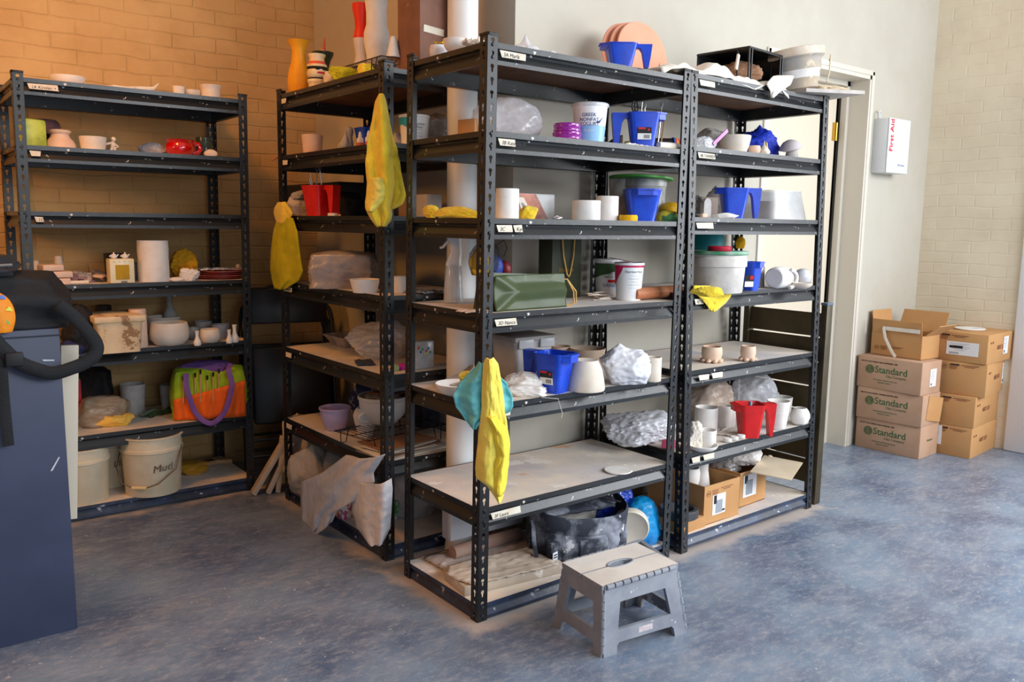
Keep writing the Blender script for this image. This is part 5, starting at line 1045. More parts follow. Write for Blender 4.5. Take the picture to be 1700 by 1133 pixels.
pot('bowl', 'large tan bowl behind the upturned one', 'bowl', g3('E', 974, 625, .12), 60, 38, BASIN, M('tan clay', (186, 164, 142), (172, 150, 130), 8, .8))
b = B(); p = g3('E', 971, 655, .085); kk = mpp(p); b.lathe([(32*kk, 0), (33*kk, 3*kk), (31*kk, 18*kk), (27*kk, 36*kk), (22*kk, 46*kk), (20*kk, 50*kk), (18*kk, 49*kk), (0, 48*kk)], 44); tag(b.obj('bowl', m_bisq, None, p), 'cream bowl turned upside down beside the blue pitcher', 'bowl')
crumple('plastic_bag', 'crumpled white shopping bag with green print', 'plastic bag', g3('E', 1034, 645, .08), 80, 60, 66, M('white bag green print', (238, 238, 242), (222, 222, 230), 7, .4, spec=.5, bump=.4, speck=((60, 150, 100), 13, .755)), 112, amp=.2, sharp=.9, fr=2.5, knot=(-.2, .1, .03, .06))
pot('cup', 'plain white cup right of the white shopping bag', 'cup', g3('E', 1083, 637, .05), 28, 40, CYL, m_bisq)
for i, (x, y, w, h, n) in enumerate(((872, 662, 70, 18, 'lower, wide'), (866, 657, 62, 34, 'upper, crumbly'))):
    crumple('clay_slab', 'dry white clay slab before the clear bin, %s' % n, 'clay slab', g3('E', x, y, .06), w, 46, h, m_wclay, 113+i, amp=.14, flat=.3)
b = B(); p = g3('E', 925, 664); b.tube([p+Vector((-.05, .02, .01)), p+Vector((0, -.005, .004)), p+Vector((.003, -.012, -.02)), p+Vector((.012, -.014, -.045)), p+Vector((.008, -.014, -.06))], .0009, 5); o = tag(b.obj('string', m_paper), 'thin white string hanging over the fifth shelf edge', 'string')
def planeA(px, py):
    c = Vector((-.025, -.025, 0)); d = ray(px, py); n = Vector((FWD.x, FWD.y, 0)); return CAM+d*((c-CAM).dot(n)/d.dot(n))
def planeA2(px, py): return planeA(px, py)+FWD*.03
drape('cloth', 'turquoise cloth hung on the corner post beside the yellow towel', 'cloth', [(604, 795, 804), (622, 780, 826), (640, 762, 842), (660, 751, 850), (680, 756, 852), (690, 764, 846), (704, 774, 800), (713, 782, 792)], planeA2, m_turq, folds=5, amp=.014, bulge=.03, seed=3, nx=34, ny=44)
tw = drape('towel', 'long pale yellow towel hanging on the corner post of the front rack', 'towel', [(594, 808, 818), (605, 803, 826), (640, 801, 832), (680, 800, 838), (720, 795, 843), (740, 794, 846), (755, 792, 845), (780, 790, 843), (795, 791, 841), (806, 808, 839), (818, 818, 836), (830, 826, 833)], planeA, m_yel2, folds=2, amp=.014, bulge=.03, seed=6, nx=30, ny=70, thick=.006)
ff = drape('towel_fold', None, None, [(688, 806, 822), (712, 812, 842), (735, 816, 846), (750, 822, 845), (762, 818, 843), (785, 812, 842), (802, 813, 840), (816, 820, 836)], planeA, M('folded microfibre', (244, 224, 78), (232, 208, 64), 9, .95, bump=.5, bsc=260), folds=2, amp=.010, bulge=.040, seed=9, nx=24, ny=30, thick=.005)
ff.location = ff.location-tw.location-FWD*.010; ff.parent = tw
crumple('cloth', 'yellow cloth corner peeking out left of the corner post', 'cloth', R3.P(-.012, .035, .775), 44, 22, 26, m_yel2, 116, amp=.2, rz=-.7)
# 3F
b = B(); b.lathe([(0, 0), (.048, 0), (.052, .003), (.05, .006), (0, .0055)], 44); tag(b.obj('clay_disc', m_wclay, None, g3('F', 1026, 789, .045)+Vector((0, 0, .001))), 'thin white clay disc on the nearly empty shelf', 'clay disc')
# 3G
b = B(); b.box((0, 0, .017), (.40, .15, .034), bev=.004); tag(b.obj('plaster_slab', m_woodd, None, R3.P(.215, .135, R3.lev['G']), (0, 0, -.12)), 'clay covered wooden board on the bottom shelf by the corner post', 'board')
sheet('canvas_cloth', 'dusty cloth with dried clay crumbs over the wooden board', 'cloth', R3.P(.20, .15, R3.lev['G']+.034), .36, .19, m_canvas, -.12, .005, 7, seed=8, lift=.004)
sheet('clay_crumbs', 'dried clay crust spread over the back of the bottom shelf', 'clay crust', R3.P(.36, .29, R3.lev['G']+.001), .60, .28, M('clay crust', (190, 180, 176), (170, 160, 156), 12, .9, bump=.5), 0, .010, 9, seed=18, lift=.002)
bpy.context.view_layer.update()
t = tag(B().lathe([(0, -.16), (.024, -.158), (.026, 0), (.024, .158), (0, .16)], 24, axis=R_).obj('paper_roll', M('brown paper roll', (170, 140, 124), (150, 120, 106), 6, .85), None, R3.P(.30, .36, R3.lev['G']+.03), (0, 0, .03)), 'brown paper roll at the back of the bottom shelf', 'paper roll')
block('white_box', 'white cardboard box behind the bottom shelf against the wall', 'box', R3.P(.33, .425, R3.lev['G']+.055), (.34, .06, .15), M('white box', (196, 198, 204), rough=.7), 0, .004)
# clay caked tool bag
t = thing('tool_bag', 'open black tool bag caked in grey clay on the bottom shelf', 'tool bag', R3.P(.575, .165, R3.lev['G']), -.25); mcb = M('clay caked nylon', (46, 50, 62), (150, 154, 166), 8, .8, bump=.6, bsc=40, lo=.46, hi=.62, speck=((206, 206, 210), 13, .64))
b = B(); n = 48
def bagring(z, s, w=.19, d=.135, i_=0): return [(w*s*math.copysign(abs(math.cos(a))**.75, math.cos(a)), d*s*math.copysign(abs(math.sin(a))**.75, math.sin(a)), z+.012*math.sin(a*2+1)*(z > .1)+.006*noise.noise(Vector((a*2, z*9, i_)))) for a in [2*PI*i/n for i in range(n)]]
b.loops([bagring(0, .9), bagring(.01, .96), bagring(.07, 1.02), bagring(.115, .98), bagring(.12, 1.0), bagring(.17, 1.02), bagring(.18, .985), bagring(.172, .96), bagring(.10, .93), bagring(.05, .9)], 0, True, True, True); b.obj('body', mcb, t)
b = B(); b.grid(lambda u, v: Vector(((u-.5)*.34*math.cos((v-.5)*1.2), (v-.2)*.20, .165+.035*math.sin(PI*v)+.008*noise.noise(Vector((u*6, v*6, 1))))), 26, 14); b.obj('flap', mcb, t, (0, .0, 0), thick=.008)
b = B(); b.tube([(-.16, .02, .19), (-.05, .01, .208), (.06, -.01, .206), (.16, -.05, .185)], .004, 6); b.obj('zip', m_black, t)
for x, w, s in ((-.13, .09, 1), (.0, .12, 0), (.11, .08, 0)):
    b = B(); b.box((0, 0, .045), (w, .03, .075), bev=.01); b.obj('pocket', mcb, t, (x, -.125+abs(x)*.18, .012), (0, 0, x*-2.2))
b = B(); b.box((0, 0, 0), (.028, .002, .03), 0, bev=.001); b.box((0, -.0015, .005), (.018, .002, .004), 1); b.box((0, -.0015, -.004), (.018, .002, .004), 1); b.obj('label', [M('white tag', (206, 210, 220)), m_black], t, (-.155, -.132, .05), (0, 0, .45))
b = B(); b.tube([(-.19, -.02, .15), (-.205, -.06, .09), (-.21, -.10, .03), (-.23, -.13, .01)], (.008, .002), 8, flat=(1, 0, 0)); b.obj('webbing', mcb, t)
b = B(); b.tube([(-.24, -.10, .016), (-.19, -.14, .018), (-.12, -.16, .016)], (.018, .012), 10, flat=(0, 0, 1)); b.obj('shoulder_strap', mcb, t)
crumple('clay_bag', 'big clay covered plastic bag under the shelf, behind the tool bag', 'bag of clay', R3.P(.66, .32, R3.lev['G']), .34, .22, .26, m_cloud, 120, px=False, amp=.08, rz=.1)
b = B(); b.lathe([(0, -.02), (.066, -.018), (.07, -.012), (.07, .016), (.066, .02), (.058, .014), (0, .012)], 44, axis=Matrix.Rotation(PI/2+.15, 3, 'X')); tag(b.obj('plastic_disc', M('cream plastic lid', (226, 216, 196), (210, 200, 184), 6, .5, speck=((150, 140, 130), 26, .70)), None, R3.P(.755, .06, R3.lev['G']+.088), (0, 0, -.75)), 'round cream lid with faded writing, standing by the tool bag', 'lid')
crumple('blue_bag', 'bright cyan plastic bag at the right end of the bottom shelf', 'plastic bag', R3.P(.84, .085, R3.lev['G']), .15, .13, .17, M('cyan plastic', (20, 150, 210), (10, 120, 190), 7, .3, spec=.6, bump=.5), 121, px=False, amp=.1)
crumple('blue_bag', 'deep blue shiny plastic bag behind the cyan one', 'plastic bag', R3.P(.79, .19, R3.lev['G']), .18, .12, .24, M('royal blue plastic', (30, 60, 200), (60, 110, 220), 9, .15, spec=.8, bump=.6, speck=((190, 200, 240), 30, .66)), 122, px=False, amp=.14, knot=(.2, 0, .02, .05))
crumple('plastic_bag', 'white grocery bag with red letters at the back right of the bottom shelf', 'plastic bag', R3.P(.87, .33, R3.lev['G']), .16, .14, .25, M('white bag red print', (226, 220, 222), (206, 198, 202), 7, .4, bump=.4, speck=((200, 40, 50), 9, .70)), 123, px=False, amp=.16)
# ================================================================ rack 4 (by the door)
A4 = R4.at
g4 = lambda lv, px, py, r=0: G(R4, lv, px, py, r)
t = thing('wire_crate', 'black open-sided crate on top of the rack by the door', 'crate', A4('A', 1226, .19), .10); kk = mpp(t.location); mcr = M('glossy black plastic', (22, 22, 22), rough=.25)
w, d, h = .26, .24, .135; z0 = .018
b = B()
for z in (z0+.006, z0+h): b.tube([(-w/2, -d/2, z), (w/2, -d/2, z), (w/2, d/2, z), (-w/2, d/2, z)], .006, 8, closed=True)
b.box((0, d/2, z0+h/2), (w, .005, h)); b.box((w/2, 0, z0+h/2), (.005, d, h)); b.box((-.0, 0, z0+.004), (w, d, .006))
b.obj('frame', mcr, t)
for x, y in ((-w/2, -d/2), (-w/2+.02, -d/2), (w/2, -d/2), (w/2-.018, -d/2), (-w/2, d/2), (w/2, d/2), (w/2, -d/2+.05), (-w/2, -d/2+.05)): b = B(); b.tube([(x, y, z0), (x, y, z0+h)], .004, 8); b.obj('upright', mcr, t)
b = B(); b.box((0, 0, z0+h+.001), (w, d, .004)); b.obj('top_panel', mcr, t)
crumple('clay_scraps', 'brown crumpled bag inside the black crate', 'bag', A4('A', 1222, .18, dz=.026), 82, 46, 40, m_brpaper, 130, amp=.2)
block('wood_peg', 'pale bent clay strip standing in the front of the crate', 'clay strip', A4('A', 1222, .03, dz=.05), (.016, .008, .06), m_bisq, .2, .002, (0, .25))
# collapsible bucket
t = thing('collapsible_bucket', 'clay caked collapsible bucket with a white band, on top of the rack by the door', 'bucket', A4('A', 1320, .105, dz=.030), -YAW); kk = mpp(t.location)
mcb2 = M('clay caked grey rubber', (150, 148, 144), (176, 160, 140), 6, .7, bump=.4, speck=((206, 190, 166), 10, .60)); r = 51*kk
b = B(); prof = [(0, 0), (.66, 0), (.70, .02), (.74, .18), (.77, .22), (.79, .26), (.82, .42), (.86, .46), (.88, .50), (.90, .70), (.93, .74), (1.0, .78), (1.03, .80), (1.03, .98), (1.0, 1), (.93, .99), (.9, .8), (.76, .4), (.64, .05), (0, .04)]
b.lathe([(a*r, z*64*kk) for a, z in prof], 48, lambda i: 1 if 5 <= i <= 6 else (2 if 11 <= i <= 15 else 0), wob=.01); b.obj('body', [mcb2, M('white rubber band', (224, 222, 220), (206, 200, 194), 9, .5), M('caked clay rim', (196, 180, 160), (216, 204, 188), 9, .85, bump=.5)], t, rot=(0, -.17, 0))
b = B(); b.tube([(r*1.05, 0, 50*kk), (r*1.08, 0, 60*kk), (r*1.02, -.02, 30*kk), (r*.9, -.04, 14*kk)], .003, 8); b.obj('handle', M('cream wire handle', (206, 190, 160)), t)
b = B(); b.tube([(-r*1.0, -.02, 50*kk), (-r*1.02, -.03, 26*kk), (-r*.85, -.05, 12*kk), (-r*.6, -.06, 10*kk)], .0025, 8); b.obj('wire_handle', M('grey wire', (120, 114, 106), metal=.5), t)
# board with clay, overhanging
t = thing('clay_board', 'grey plaster board heaped with drying clay, overhanging the rack end', 'board', A4('A', 1352, .055, dz=.010), -.20)
b = B(); b.box((0, 0, .008), (.34, .24, .016), bev=.002); b.obj('board', M('clay stained grey board', (186, 178, 170), (168, 160, 154), 8, .8, speck=((150, 90, 80), 13, .70)), t, rot=(0, -.05, 0))
b = crumple_b(.24, .16, .03, 131, amp=.3, fr=8, sub=4); b.obj('clay', M('yellowish clay', (224, 206, 178), (206, 186, 156), 9, .85, bump=.4), t, (.07, 0, .018), ang=70)
b = B(); b.tube([(0, 0, 0), (.0, .0, .20)], .006, 8); tag(b.obj('stick', m_wood, None, A4('A', 1272, .27), (0, .0, 0)), 'pale wooden stick standing behind the collapsible bucket', 'stick')
def planeT(px, py):
    p = R4.P(.5, -.012, 1.8); d = ray(px, py); n = Vector((-math.sin(R4.yaw), math.cos(R4.yaw), 0)); return CAM+d*((p-CAM).dot(n)/d.dot(n))
drape('paper_sheet', 'torn white paper draped over the shelf edge between cloth and board', 'paper', [(126, 1284, 1318), (140, 1272, 1312), (150, 1278, 1300), (163, 1280, 1284)], planeT, m_paper, folds=2, amp=.006, bulge=.012, seed=4, nx=16, ny=16, thick=.002)
# 4B
crumple('plastic_bag', 'grey crumpled plastic bag on the upper shelf by the door', 'plastic bag', A4('B', 1186, .20), 78, 60, 46, m_plastg, 140, amp=.2)
t = thing('zip_bag', 'clear zip bag with a purple strip before the grey bag', 'zip bag', A4('B', 1172, .06)); b = crumple_b(.12, .05, .05, 141, amp=.18); b.obj('body', m_plast, t, ang=70)
b = B(); b.box((0, 0, 0), (.10, .004, .014), rot=Matrix.Rotation(-.62, 3, 'Y')); b.obj('zip_strip', M('purple film', (190, 90, 180), (170, 60, 160), 9, .2, alpha=.9), t, (.045, -.03, .048))
pot('bowl', 'cream bowl in front of the blue cloth on the upper shelf', 'bowl', A4('B', 1219, .06), 52, 27, [(.72, 0), (.76, .06), (.9, .4), (1, .9), (1, 1)], m_bisq)
crumple('cloth', 'royal blue cloth heaped at the back of the upper shelf', 'cloth', A4('B', 1258, .20), 66, 50, 52, M('royal blue cloth', (26, 56, 190), (18, 40, 160), 7, .6), 142, amp=.24, knot=(.0, 0, .02, .04))
pot('clay_pot', 'small round peach pot right of the cream bowl', 'pot', A4('B', 1252, .04), 20, 13, BELLY, m_pink, wall=.003)
crumple('figurine', 'small knobbly clay animal beside the peach pot', 'figurine', A4('B', 1268, .05), 18, 14, 14, m_bisq, 143, sub=4, amp=.1, knot=(0, 0, .03, .014))
block('pencil', 'thin yellow stick leaning by the small clay animal', 'stick', A4('B', 1276, .04), (.004, .004, .055), m_yel, 0, .0005, (0, -.35))
t = thing('clay_mushroom', 'pale clay mushroom with a tilted cap on the upper shelf', 'clay mushroom', A4('B', 1314, .08)); kk = mpp(t.location)
b = B(); b.lathe([(12*kk, 0), (11*kk, 2*kk), (9*kk, 14*kk), (8*kk, 20*kk), (0, 20*kk)], 28); b.obj('stem', m_grayc, t)
b = B(); b.lathe([(0, 16*kk), (13*kk, 15*kk), (18*kk, 17*kk), (17*kk, 22*kk), (11*kk, 29*kk), (4*kk, 32*kk), (0, 32*kk)], 32); b.obj('cap', M('lilac grey clay', (196, 188, 192), (176, 168, 174), 10, .8), t, rot=(0, -.28, 0))
# 4C
t = thing('tape_dispenser', 'black metal dispenser between rack posts on the third shelf by the door', 'dispenser', A4('C', 1152, .08)); b = B(); b.box((0, 0, .008), (.05, .06, .016), bev=.003); b.obj('base', m_black, t)
b = B(); b.tube([(0, 0, .02+.014*i) if i % 2 else (.012, 0, .02+.014*i) for i in range(6)], .004, 6); b.obj('arm', m_black, t)
b = B(); b.tube([(-.03, 0, .012), (-.02, 0, .07), (.02, 0, .085), (.05, 0, .06)], .003, 6); b.obj('wire_handle', m_black, t)
block('clay_box', 'taupe box behind the black dispenser', 'box', A4('C', 1162, .28), (.11, .1, .09), M('taupe card', (140, 124, 116), rough=.8), 0, .003)
crumple('plastic_bag', 'pale plastic bag with a pointed top behind the taupe box', 'plastic bag', A4('C', 1186, .36), 40, 40, 46, m_plastg, 144, amp=.1, knot=(0, 0, .02, .03))
b = B(); b.prism([(-.022, 0), (.022, 0)]+[(.022*math.cos(a), .055+.022*math.sin(a)) for a in [i*PI/10 for i in range(11)]], .018, Matrix.Translation((0, .009, 0)) @ Matrix.Rotation(PI/2, 4, 'X')); tag(b.obj('arched_tile', m_grayc, None, A4('C', 1171, .09)), 'small grey arched clay tile standing beside the dispenser', 'tile')
pitcher('blue paint pitcher on the third shelf by the door', A4('C', 1216, .07), 70, 50, P_BLUE, -YAW)
crumple('clay_slab', 'rough white clay slab in front of the blue pitcher', 'clay slab', A4('C', 1204, .02), 44, 14, 9, m_wclay, 145, sub=4, amp=.15)
block('clay_piece', 'small tan clay oval at the shelf edge near the arched tile', 'clay piece', A4('C', 1168, .025), (.034, .02, .016), m_pink, 0, .007)
t = thing('clear_bin', 'long clear plastic bin turned upside down on the third shelf by the door', 'storage bin', R4.P(.745, .15, R4.lev['C']), .0); kk = mpp(t.location)
b = B(); tub_b(.26, .20, .22, .16, .125, .03, b=b, wall=.002); b.obj('body', m_clear, t)
pot('cup', 'greyish pink cup under the clear bin', 'cup', R4.P(.72, .15, R4.lev['C']), 34, 30, TAP, m_pink)
# 4D
t = thing('clay_bucket', 'white clay caked bucket with a green lid on the fourth shelf by the door', 'bucket', g4('D', 1192, 488, .095), -YAW); kk = mpp(t.location); r = 43*kk
mck = M('caked white bucket', (224, 218, 210), (196, 190, 184), 9, .6, bump=.3, speck=((150, 146, 142), 14, .68))
b = B(); b.lathe([(0, 0), (r*.88, 0), (r*.9, .004), (r*.97, 42*kk), (r*1.03, 43*kk), (r*1.03, 56*kk), (r, 57*kk), (r*1.0, 62*kk), (0, 62*kk)], 44); b.obj('body', mck, t)
b = B(); b.lathe([(0, 0), (r*1.06, 0), (r*1.08, 2*kk), (r*1.05, 6*kk), (0, 5*kk)], 44); b.obj('lid', M('dusty green lid', (60, 140, 96), (150, 176, 160), 9, .5), t, (0, 0, 62*kk))
b = B(); b.lathe([(0, 0), (.044, 0), (.046, .004), (.046, .014), (.042, .018), (0, .018)], 36); tag(b.obj('red_disc', M('dark red lid', (176, 20, 50), rough=.4), None, t.location+Vector((-.004, 0, 68*kk))), 'dark red round lid lying on the green bucket lid', 'lid')
b = B(); b.lathe([(0, 0), (.055, 0), (.068, .03), (.072, .2), (.06, .235), (0, .235)], 36, wob=.03); tag(b.obj('teal_tub', M('teal plastic', (20, 128, 134), (14, 110, 118), 6, .5), None, A4('D', 1172, .32)), 'teal plastic tub behind the caked bucket', 'tub')
pitcher('blue paint pitcher with a barcode label right of the caked bucket', g4('D', 1246, 484, .05), 46, 48, P_BLUE, PI/2)
b = B(); k9 = mpp(g4('D', 1246, 484)); b.box((0, 0, 0), (16*k9, .001, 20*k9), 0); b.box((0, -.001, -5*k9), (15*k9, .001, 9*k9), 1); b.box((4*k9, -.001, 6*k9), (6*k9, .001, 6*k9), 2)
o = b.obj('barcode_label', [m_black, m_white, m_redi], None, g4('D', 1243, 484, .0)+Vector((0, 0, 17*k9))-away(g4('D', 1243, 484))*.004, (.12, 0, -.5)); tag(o, 'black and white barcode label on the blue pitcher beside the caked bucket', 'label')
crumple('sponge', 'yellow pear-shaped sponge tucked behind the green lid', 'sponge', A4('D', 1229, .33, dz=.155), .04, .03, .055, M('yellow sponge', (240, 184, 24)), 146, px=False, amp=.03, sub=4)
t = thing('mug', 'white mug lying on its side beside the blue pitcher', 'mug', g4('D', 1292, 480, .04)); kk = mpp(t.location)
b = B(); b.lathe(shell([(.8, 0), (.92, .05), (1, .3), (1, .7), (.9, 1)], 18*kk, 46*kk), 36, axis=Matrix.Rotation(PI/2, 3, 'Y'), c=(-20*kk, 0, 18*kk)); b.obj('body', m_wclay, t, rot=(0, 0, .2))
b = B(); b.tube([(20*kk*math.cos(a)+10*kk, -14*kk-0*kk, 16*kk+15*kk*math.sin(a)) for a in [-1.5+i*3/10 for i in range(11)]], 3*kk, 8); b.obj('handle', m_wclay, t)
b = B(); b.prism([(-22*kk, 10*kk), (-22*kk+24*kk, 34*kk), (4*kk, 0), (-12*kk, 0)], .003, Matrix.Rotation(PI/2, 4, 'X')); tag(b.obj('clay_shard', m_grayc, None, g4('D', 1266, 478, .02), (0, 0, .1)), 'pale faceted clay shard leaning against the white mug', 'shard')
pot('saucer', 'small cream saucer under the glass ball', 'saucer', g4('D', 1331, 480, .04), 34, 9, BOWL, m_bisq)
b = B(); kk = mpp(R4.P(.83, .1, 1.02)); b.ico((0, 0, 14*kk), 14*kk, sub=4); tag(b.obj('ball', M('pearly ball', (214, 214, 220), (190, 190, 198), 6, .2, coat=.5), None, g4('D', 1331, 478, .04)+Vector((0, 0, .006))), 'pearly white ball resting in a small saucer', 'ball')
def planeD(px, py):
    p = R4.P(.1, -.008, 1.0); d = ray(px, py); n = Vector((-math.sin(R4.yaw), math.cos(R4.yaw), 0)); return CAM+d*((p-CAM).dot(n)/d.dot(n))
crumple('cloth', 'yellow cloth bunched on the shelf before the caked bucket', 'cloth', g4('D', 1176, 494, .03), 56, 24, 18, m_yel, 147, amp=.25)
drape('cloth', 'corner of yellow cloth hanging over the shelf edge by the post', 'cloth', [(474, 1152, 1212), (482, 1150, 1214), (492, 1160, 1213), (504, 1170, 1204), (517, 1180, 1188)], planeD, m_yel, folds=3, amp=.008, bulge=.014, seed=7, nx=22, ny=18)
# 4E
def clawfoot(label, px, py, w, h, n=7):
    t = thing('footed_cup', label, 'cup', g4('E', px, py, .04)); kk = mpp(t.location); r = w*kk/2
    b = B(); b.lathe(shell([(.86, .12), (.9, .15), (.9, .3), (1, .5), (1, .8), (.92, 1)], r, h*kk), 32); b.obj('body', m_pink, t)
    b = B(); [b.ico((r*.88*math.cos(a), r*.88*math.sin(a), 3.4*kk), 4.2*kk, sub=2, sz=(1.1, 1.1, .8)) for a in [2*PI*i/n for i in range(n)]]; b.obj('toes', m_pink, t)
clawfoot('wide pinkish clay cup with scalloped feet, nearer the front post', 1181, 604, 34, 26, 9); clawfoot('narrow pinkish clay cup with scalloped feet, nearer the shelf middle', 1241, 602, 25, 25, 7)
# 4F
g = g4
crumple('plastic_bag', 'big white plastic bag with pink showing, on the sixth shelf beside the front rack', 'plastic bag', R4.P(.03, .27, R4.lev['F']), .34, .26, .12, m_plastw, 150, px=False, amp=.22, rz=.2, sharp=1.2, fr=4)
block('pink_packet', 'pink packet poking from the big white plastic bag', 'packet', R4.P(-.10+.13, .10, R4.lev['F']), (.07, .05, .035), M('pink packet', (226, 96, 130), rough=.5), .6, .006, (0, .2))
crumple('plastic_bag', 'tan cloudy bag at the back of the sixth shelf, near post', 'plastic bag', g('F', 1170, 722, .22), 90, 60, 76, M('tan film', (196, 176, 160), (176, 156, 142), 8, .3, alpha=.75, bump=.5), 151, amp=.16)
crumple('plastic_bag', 'tall clear bag behind the red pitcher', 'plastic bag', g('F', 1246, 705, .20), 80, 60, 84, m_plast, 152, amp=.14)
pot('cylinder_cup', 'tall white clay cylinder cup on the sixth shelf near the post', 'cup', g('F', 1171, 722, .05), 38, 42, CYL, m_wclay)
pot('cup', 'white cup behind the tall clay cylinder, sixth shelf', 'cup', g('F', 1201, 714, .06), 28, 36, TAP, m_wclay)
pot('cup', 'short white cup standing before the tall cylinder cup', 'cup', g('F', 1173, 747, .035), 30, 30, [(.86, 0), (.86, .1), (.96, .2), (1, 1)], m_wclay)
pot('dish', 'shallow white dish at the shelf edge beside the short cup', 'dish', g('F', 1166, 754, .05), 50, 10, BOWL, m_wclay)
pot('cup', 'white cup between the tall cylinder and the red pitcher', 'cup', g('F', 1207, 716, .10), 26, 34, CYL, m_wclay)
pitcher('red paint pitcher with a blue brush in it, beside the white cups', g('F', 1242, 730, .055), 68, 56, P_RED, -YAW+.1)
b = B(); b.tube([(0, 0, .02), (.0, 0, .13)], .004, 8, 0); b.tube([(0, 0, .11), (.002, 0, .14)], .006, 8, 1); tag(b.obj('brush', [m_white, M('light blue', (110, 190, 220))], None, g('F', 1243, 728, .08)), 'light blue handled brush standing in the red pitcher', 'brush')
for i, (z, w) in enumerate(((0, 34), (.045, 38))):
    pot('cup', '%s cup of the stack right of the red pitcher' % ('lower white', 'upper white')[i], 'cup', g('F', 1290, 716, .05)+Vector((0, 0, z)), w, 30, CUP, m_wclay, group='stacked white cups')
pot('cup', 'white cup behind the stacked pair, sixth shelf by the door', 'cup', g('F', 1296, 700, .07), 34, 36, TAP, m_wclay)
t = pot('broken_egg', 'round white eggshell-like pot with a jagged opening', 'pot', g('F', 1327, 708, .035), 32, 28, [(.5, 0), (.8, .12), (1, .45), (.98, .65), (.8, .88), (.62, 1)], m_wclay, wob=.02)
sheet('paper_sheet', 'white papers lying behind the red pitcher', 'paper', g('F', 1212, 725, .06), .13, .09, m_paper, .3, .003, seed=14)
for i in range(3): pot('clay_tool', 'pale rounded clay piece at the shelf edge, %s' % ('nearest the white dish', 'in the middle', 'nearest the red pitcher')[i], 'clay piece', g('F', 1208+11*i, 736-3*i, .012), 14, 7, BELLY, m_wclay, inner=False, seg=16)
crumple('paper_towel', 'crumpled paper towel beside the near post, sixth shelf', 'paper towel', g('F', 1150, 756, .10), 36, 30, 46, m_paper, 153, amp=.22)
# 4G
def carton(label, p, w, d, h, rz, open_=True, flaps=False, name='cardboard_box'):
    t = thing(name, label, 'cardboard box', p, rz, 'cardboard clay boxes')
    b = B(); th = .004
    b.box((0, 0, th/2), (w, d, th)); 
    for s in (-1, 1): b.box((s*(w/2-th/2), 0, h/2), (th, d, h)); b.box((0, s*(d/2-th/2), h/2), (w-2*th, th, h))
    if not open_: b.box((0, 0, h-th/2), (w-2*th, d-2*th, th))
    b.obj('box_body', m_card, t); return t
def ap_marks(t, x0, y, z, rz=0, s=1, face='front', col=None):
    """round AP seal, small print block"""
    q = bpy.data.objects.new('print', None); 
    rot = (PI/2, 0, rz); cs, sn = math.cos(rz), math.sin(rz)
    def at(u, v, o=.0006): return (x0[0]+cs*u+sn*o, x0[1]+sn*u-cs*o, z+v)
    b = B(); b.tube([(.014*s*math.cos(a), .014*s*math.sin(a), 0) for a in [i*2*PI/24 for i in range(24)]], .0009*s, 4, closed=True); b.obj('printed_seal', m_brown, t, at(.018*s, 0), rot)
    text_mesh('AP', .015*s, m_brown, 'printed_text', t, at(.018*s-.0095*s, -.005*s), rot)
    for i in range(4): b = B(); b.box((0, 0, 0), (.05*s*(1, .8, .9, .6)[i], .003*s, .0004)); b.obj('print_line', m_brown, t, at(.065*s, (.010-.007*i)*s), rot)
    for i in range(2): b = B(); b.box((0, 0, 0), (.09*s*(1, .6)[i], .003*s, .0004)); b.obj('print_line', m_brown, t, at(.15*s, (.012-.008*i)*s), rot)
w, d, h = .235, .30, .165
t = carton('open cardboard clay box holding white vases, bottom shelf by the door', R4.P(.285, .18, R4.lev['G']), w, d, h, .02)
ap_marks(t, (-w/2+.012, -d/2), 0, h-.035, 0, .9); 
b = B(); b.box((0, 0, 0), (.085, .0008, .085), 0); b.box((-.026, -.0006, .022), (.018, .0008, .036), 1); b.box((-.0, -.0006, -.010), (.045, .0008, .055), 2); b.box((.030, -.0006, -.03), (.018, .0008, .008), 1); b.obj('sticker', [m_stick, m_black, M('grey print', (150, 156, 164))], t, (-.02, -d/2-.0008, h*.46))
text_mesh('CL85', .024, m_brown, 'printed_text', t, (-w/2-.0006, -.02, h*.42), (PI/2, 0, -PI/2))
pot('vase', 'squat white vase in the open cardboard box', 'vase', R4.P(.235, .16, R4.lev['G']+.004), .085, .20, [(.6, 0), (.7, .3), (.6, .5), (.95, .72), (1, .9), (.9, 1)], m_wclay, px=False)
pot('vase', 'waisted white vase in the open cardboard box', 'vase', R4.P(.335, .18, R4.lev['G']+.004), .085, .235, [(.8, 0), (1, .1), (.95, .4), (.68, .72), (.7, .85), (.9, 1)], m_wclay, px=False)
w2, d2 = .20, .28
t = carton('second cardboard clay box behind the open one, holding bagged clay', R4.P(.565, .22, R4.lev['G']), w2, d2, .155, .05)
b = B(); b.box((0, 0, 0), (.10, .0008, .10), 0); b.box((-.03, -.0006, .03), (.022, .0008, .036), 1); b.box((-.005, -.0006, -.008), (.05, .0008, .065), 2); b.obj('sticker', [m_stick, m_black, M('grey print', (150, 156, 164))], t, (-.025, -d2/2-.0008, .09))
crumple('clay_bag', 'pinkish bagged clay heaped in the second cardboard box', 'bag of clay', R4.P(.56, .22, R4.lev['G']+.11), .18, .2, .12, m_plastg, 160, px=False, amp=.2)
crumple('clay_bag', 'white bagged clay lump on the cardboard flap', 'bag of clay', R4.P(.60, .14, R4.lev['G']+.16), .15, .12, .09, m_wclay, 161, px=False, amp=.16)
b = B(); b.box((0, 0, 0), (.30, .17, .004)); b.ico((.15, .06, 0), .012, 0, 3, (1.2, 1, .6)); tag(b.obj('cardboard_sheet', M('pale cardboard sheet', (214, 196, 170), (200, 182, 156), 5, .8), None, R4.P(.66, .02, R4.lev['G']+.163), (.06, 0, .42)), 'loose cardboard sheet lying over the second box, sticking out of the rack', 'cardboard sheet')
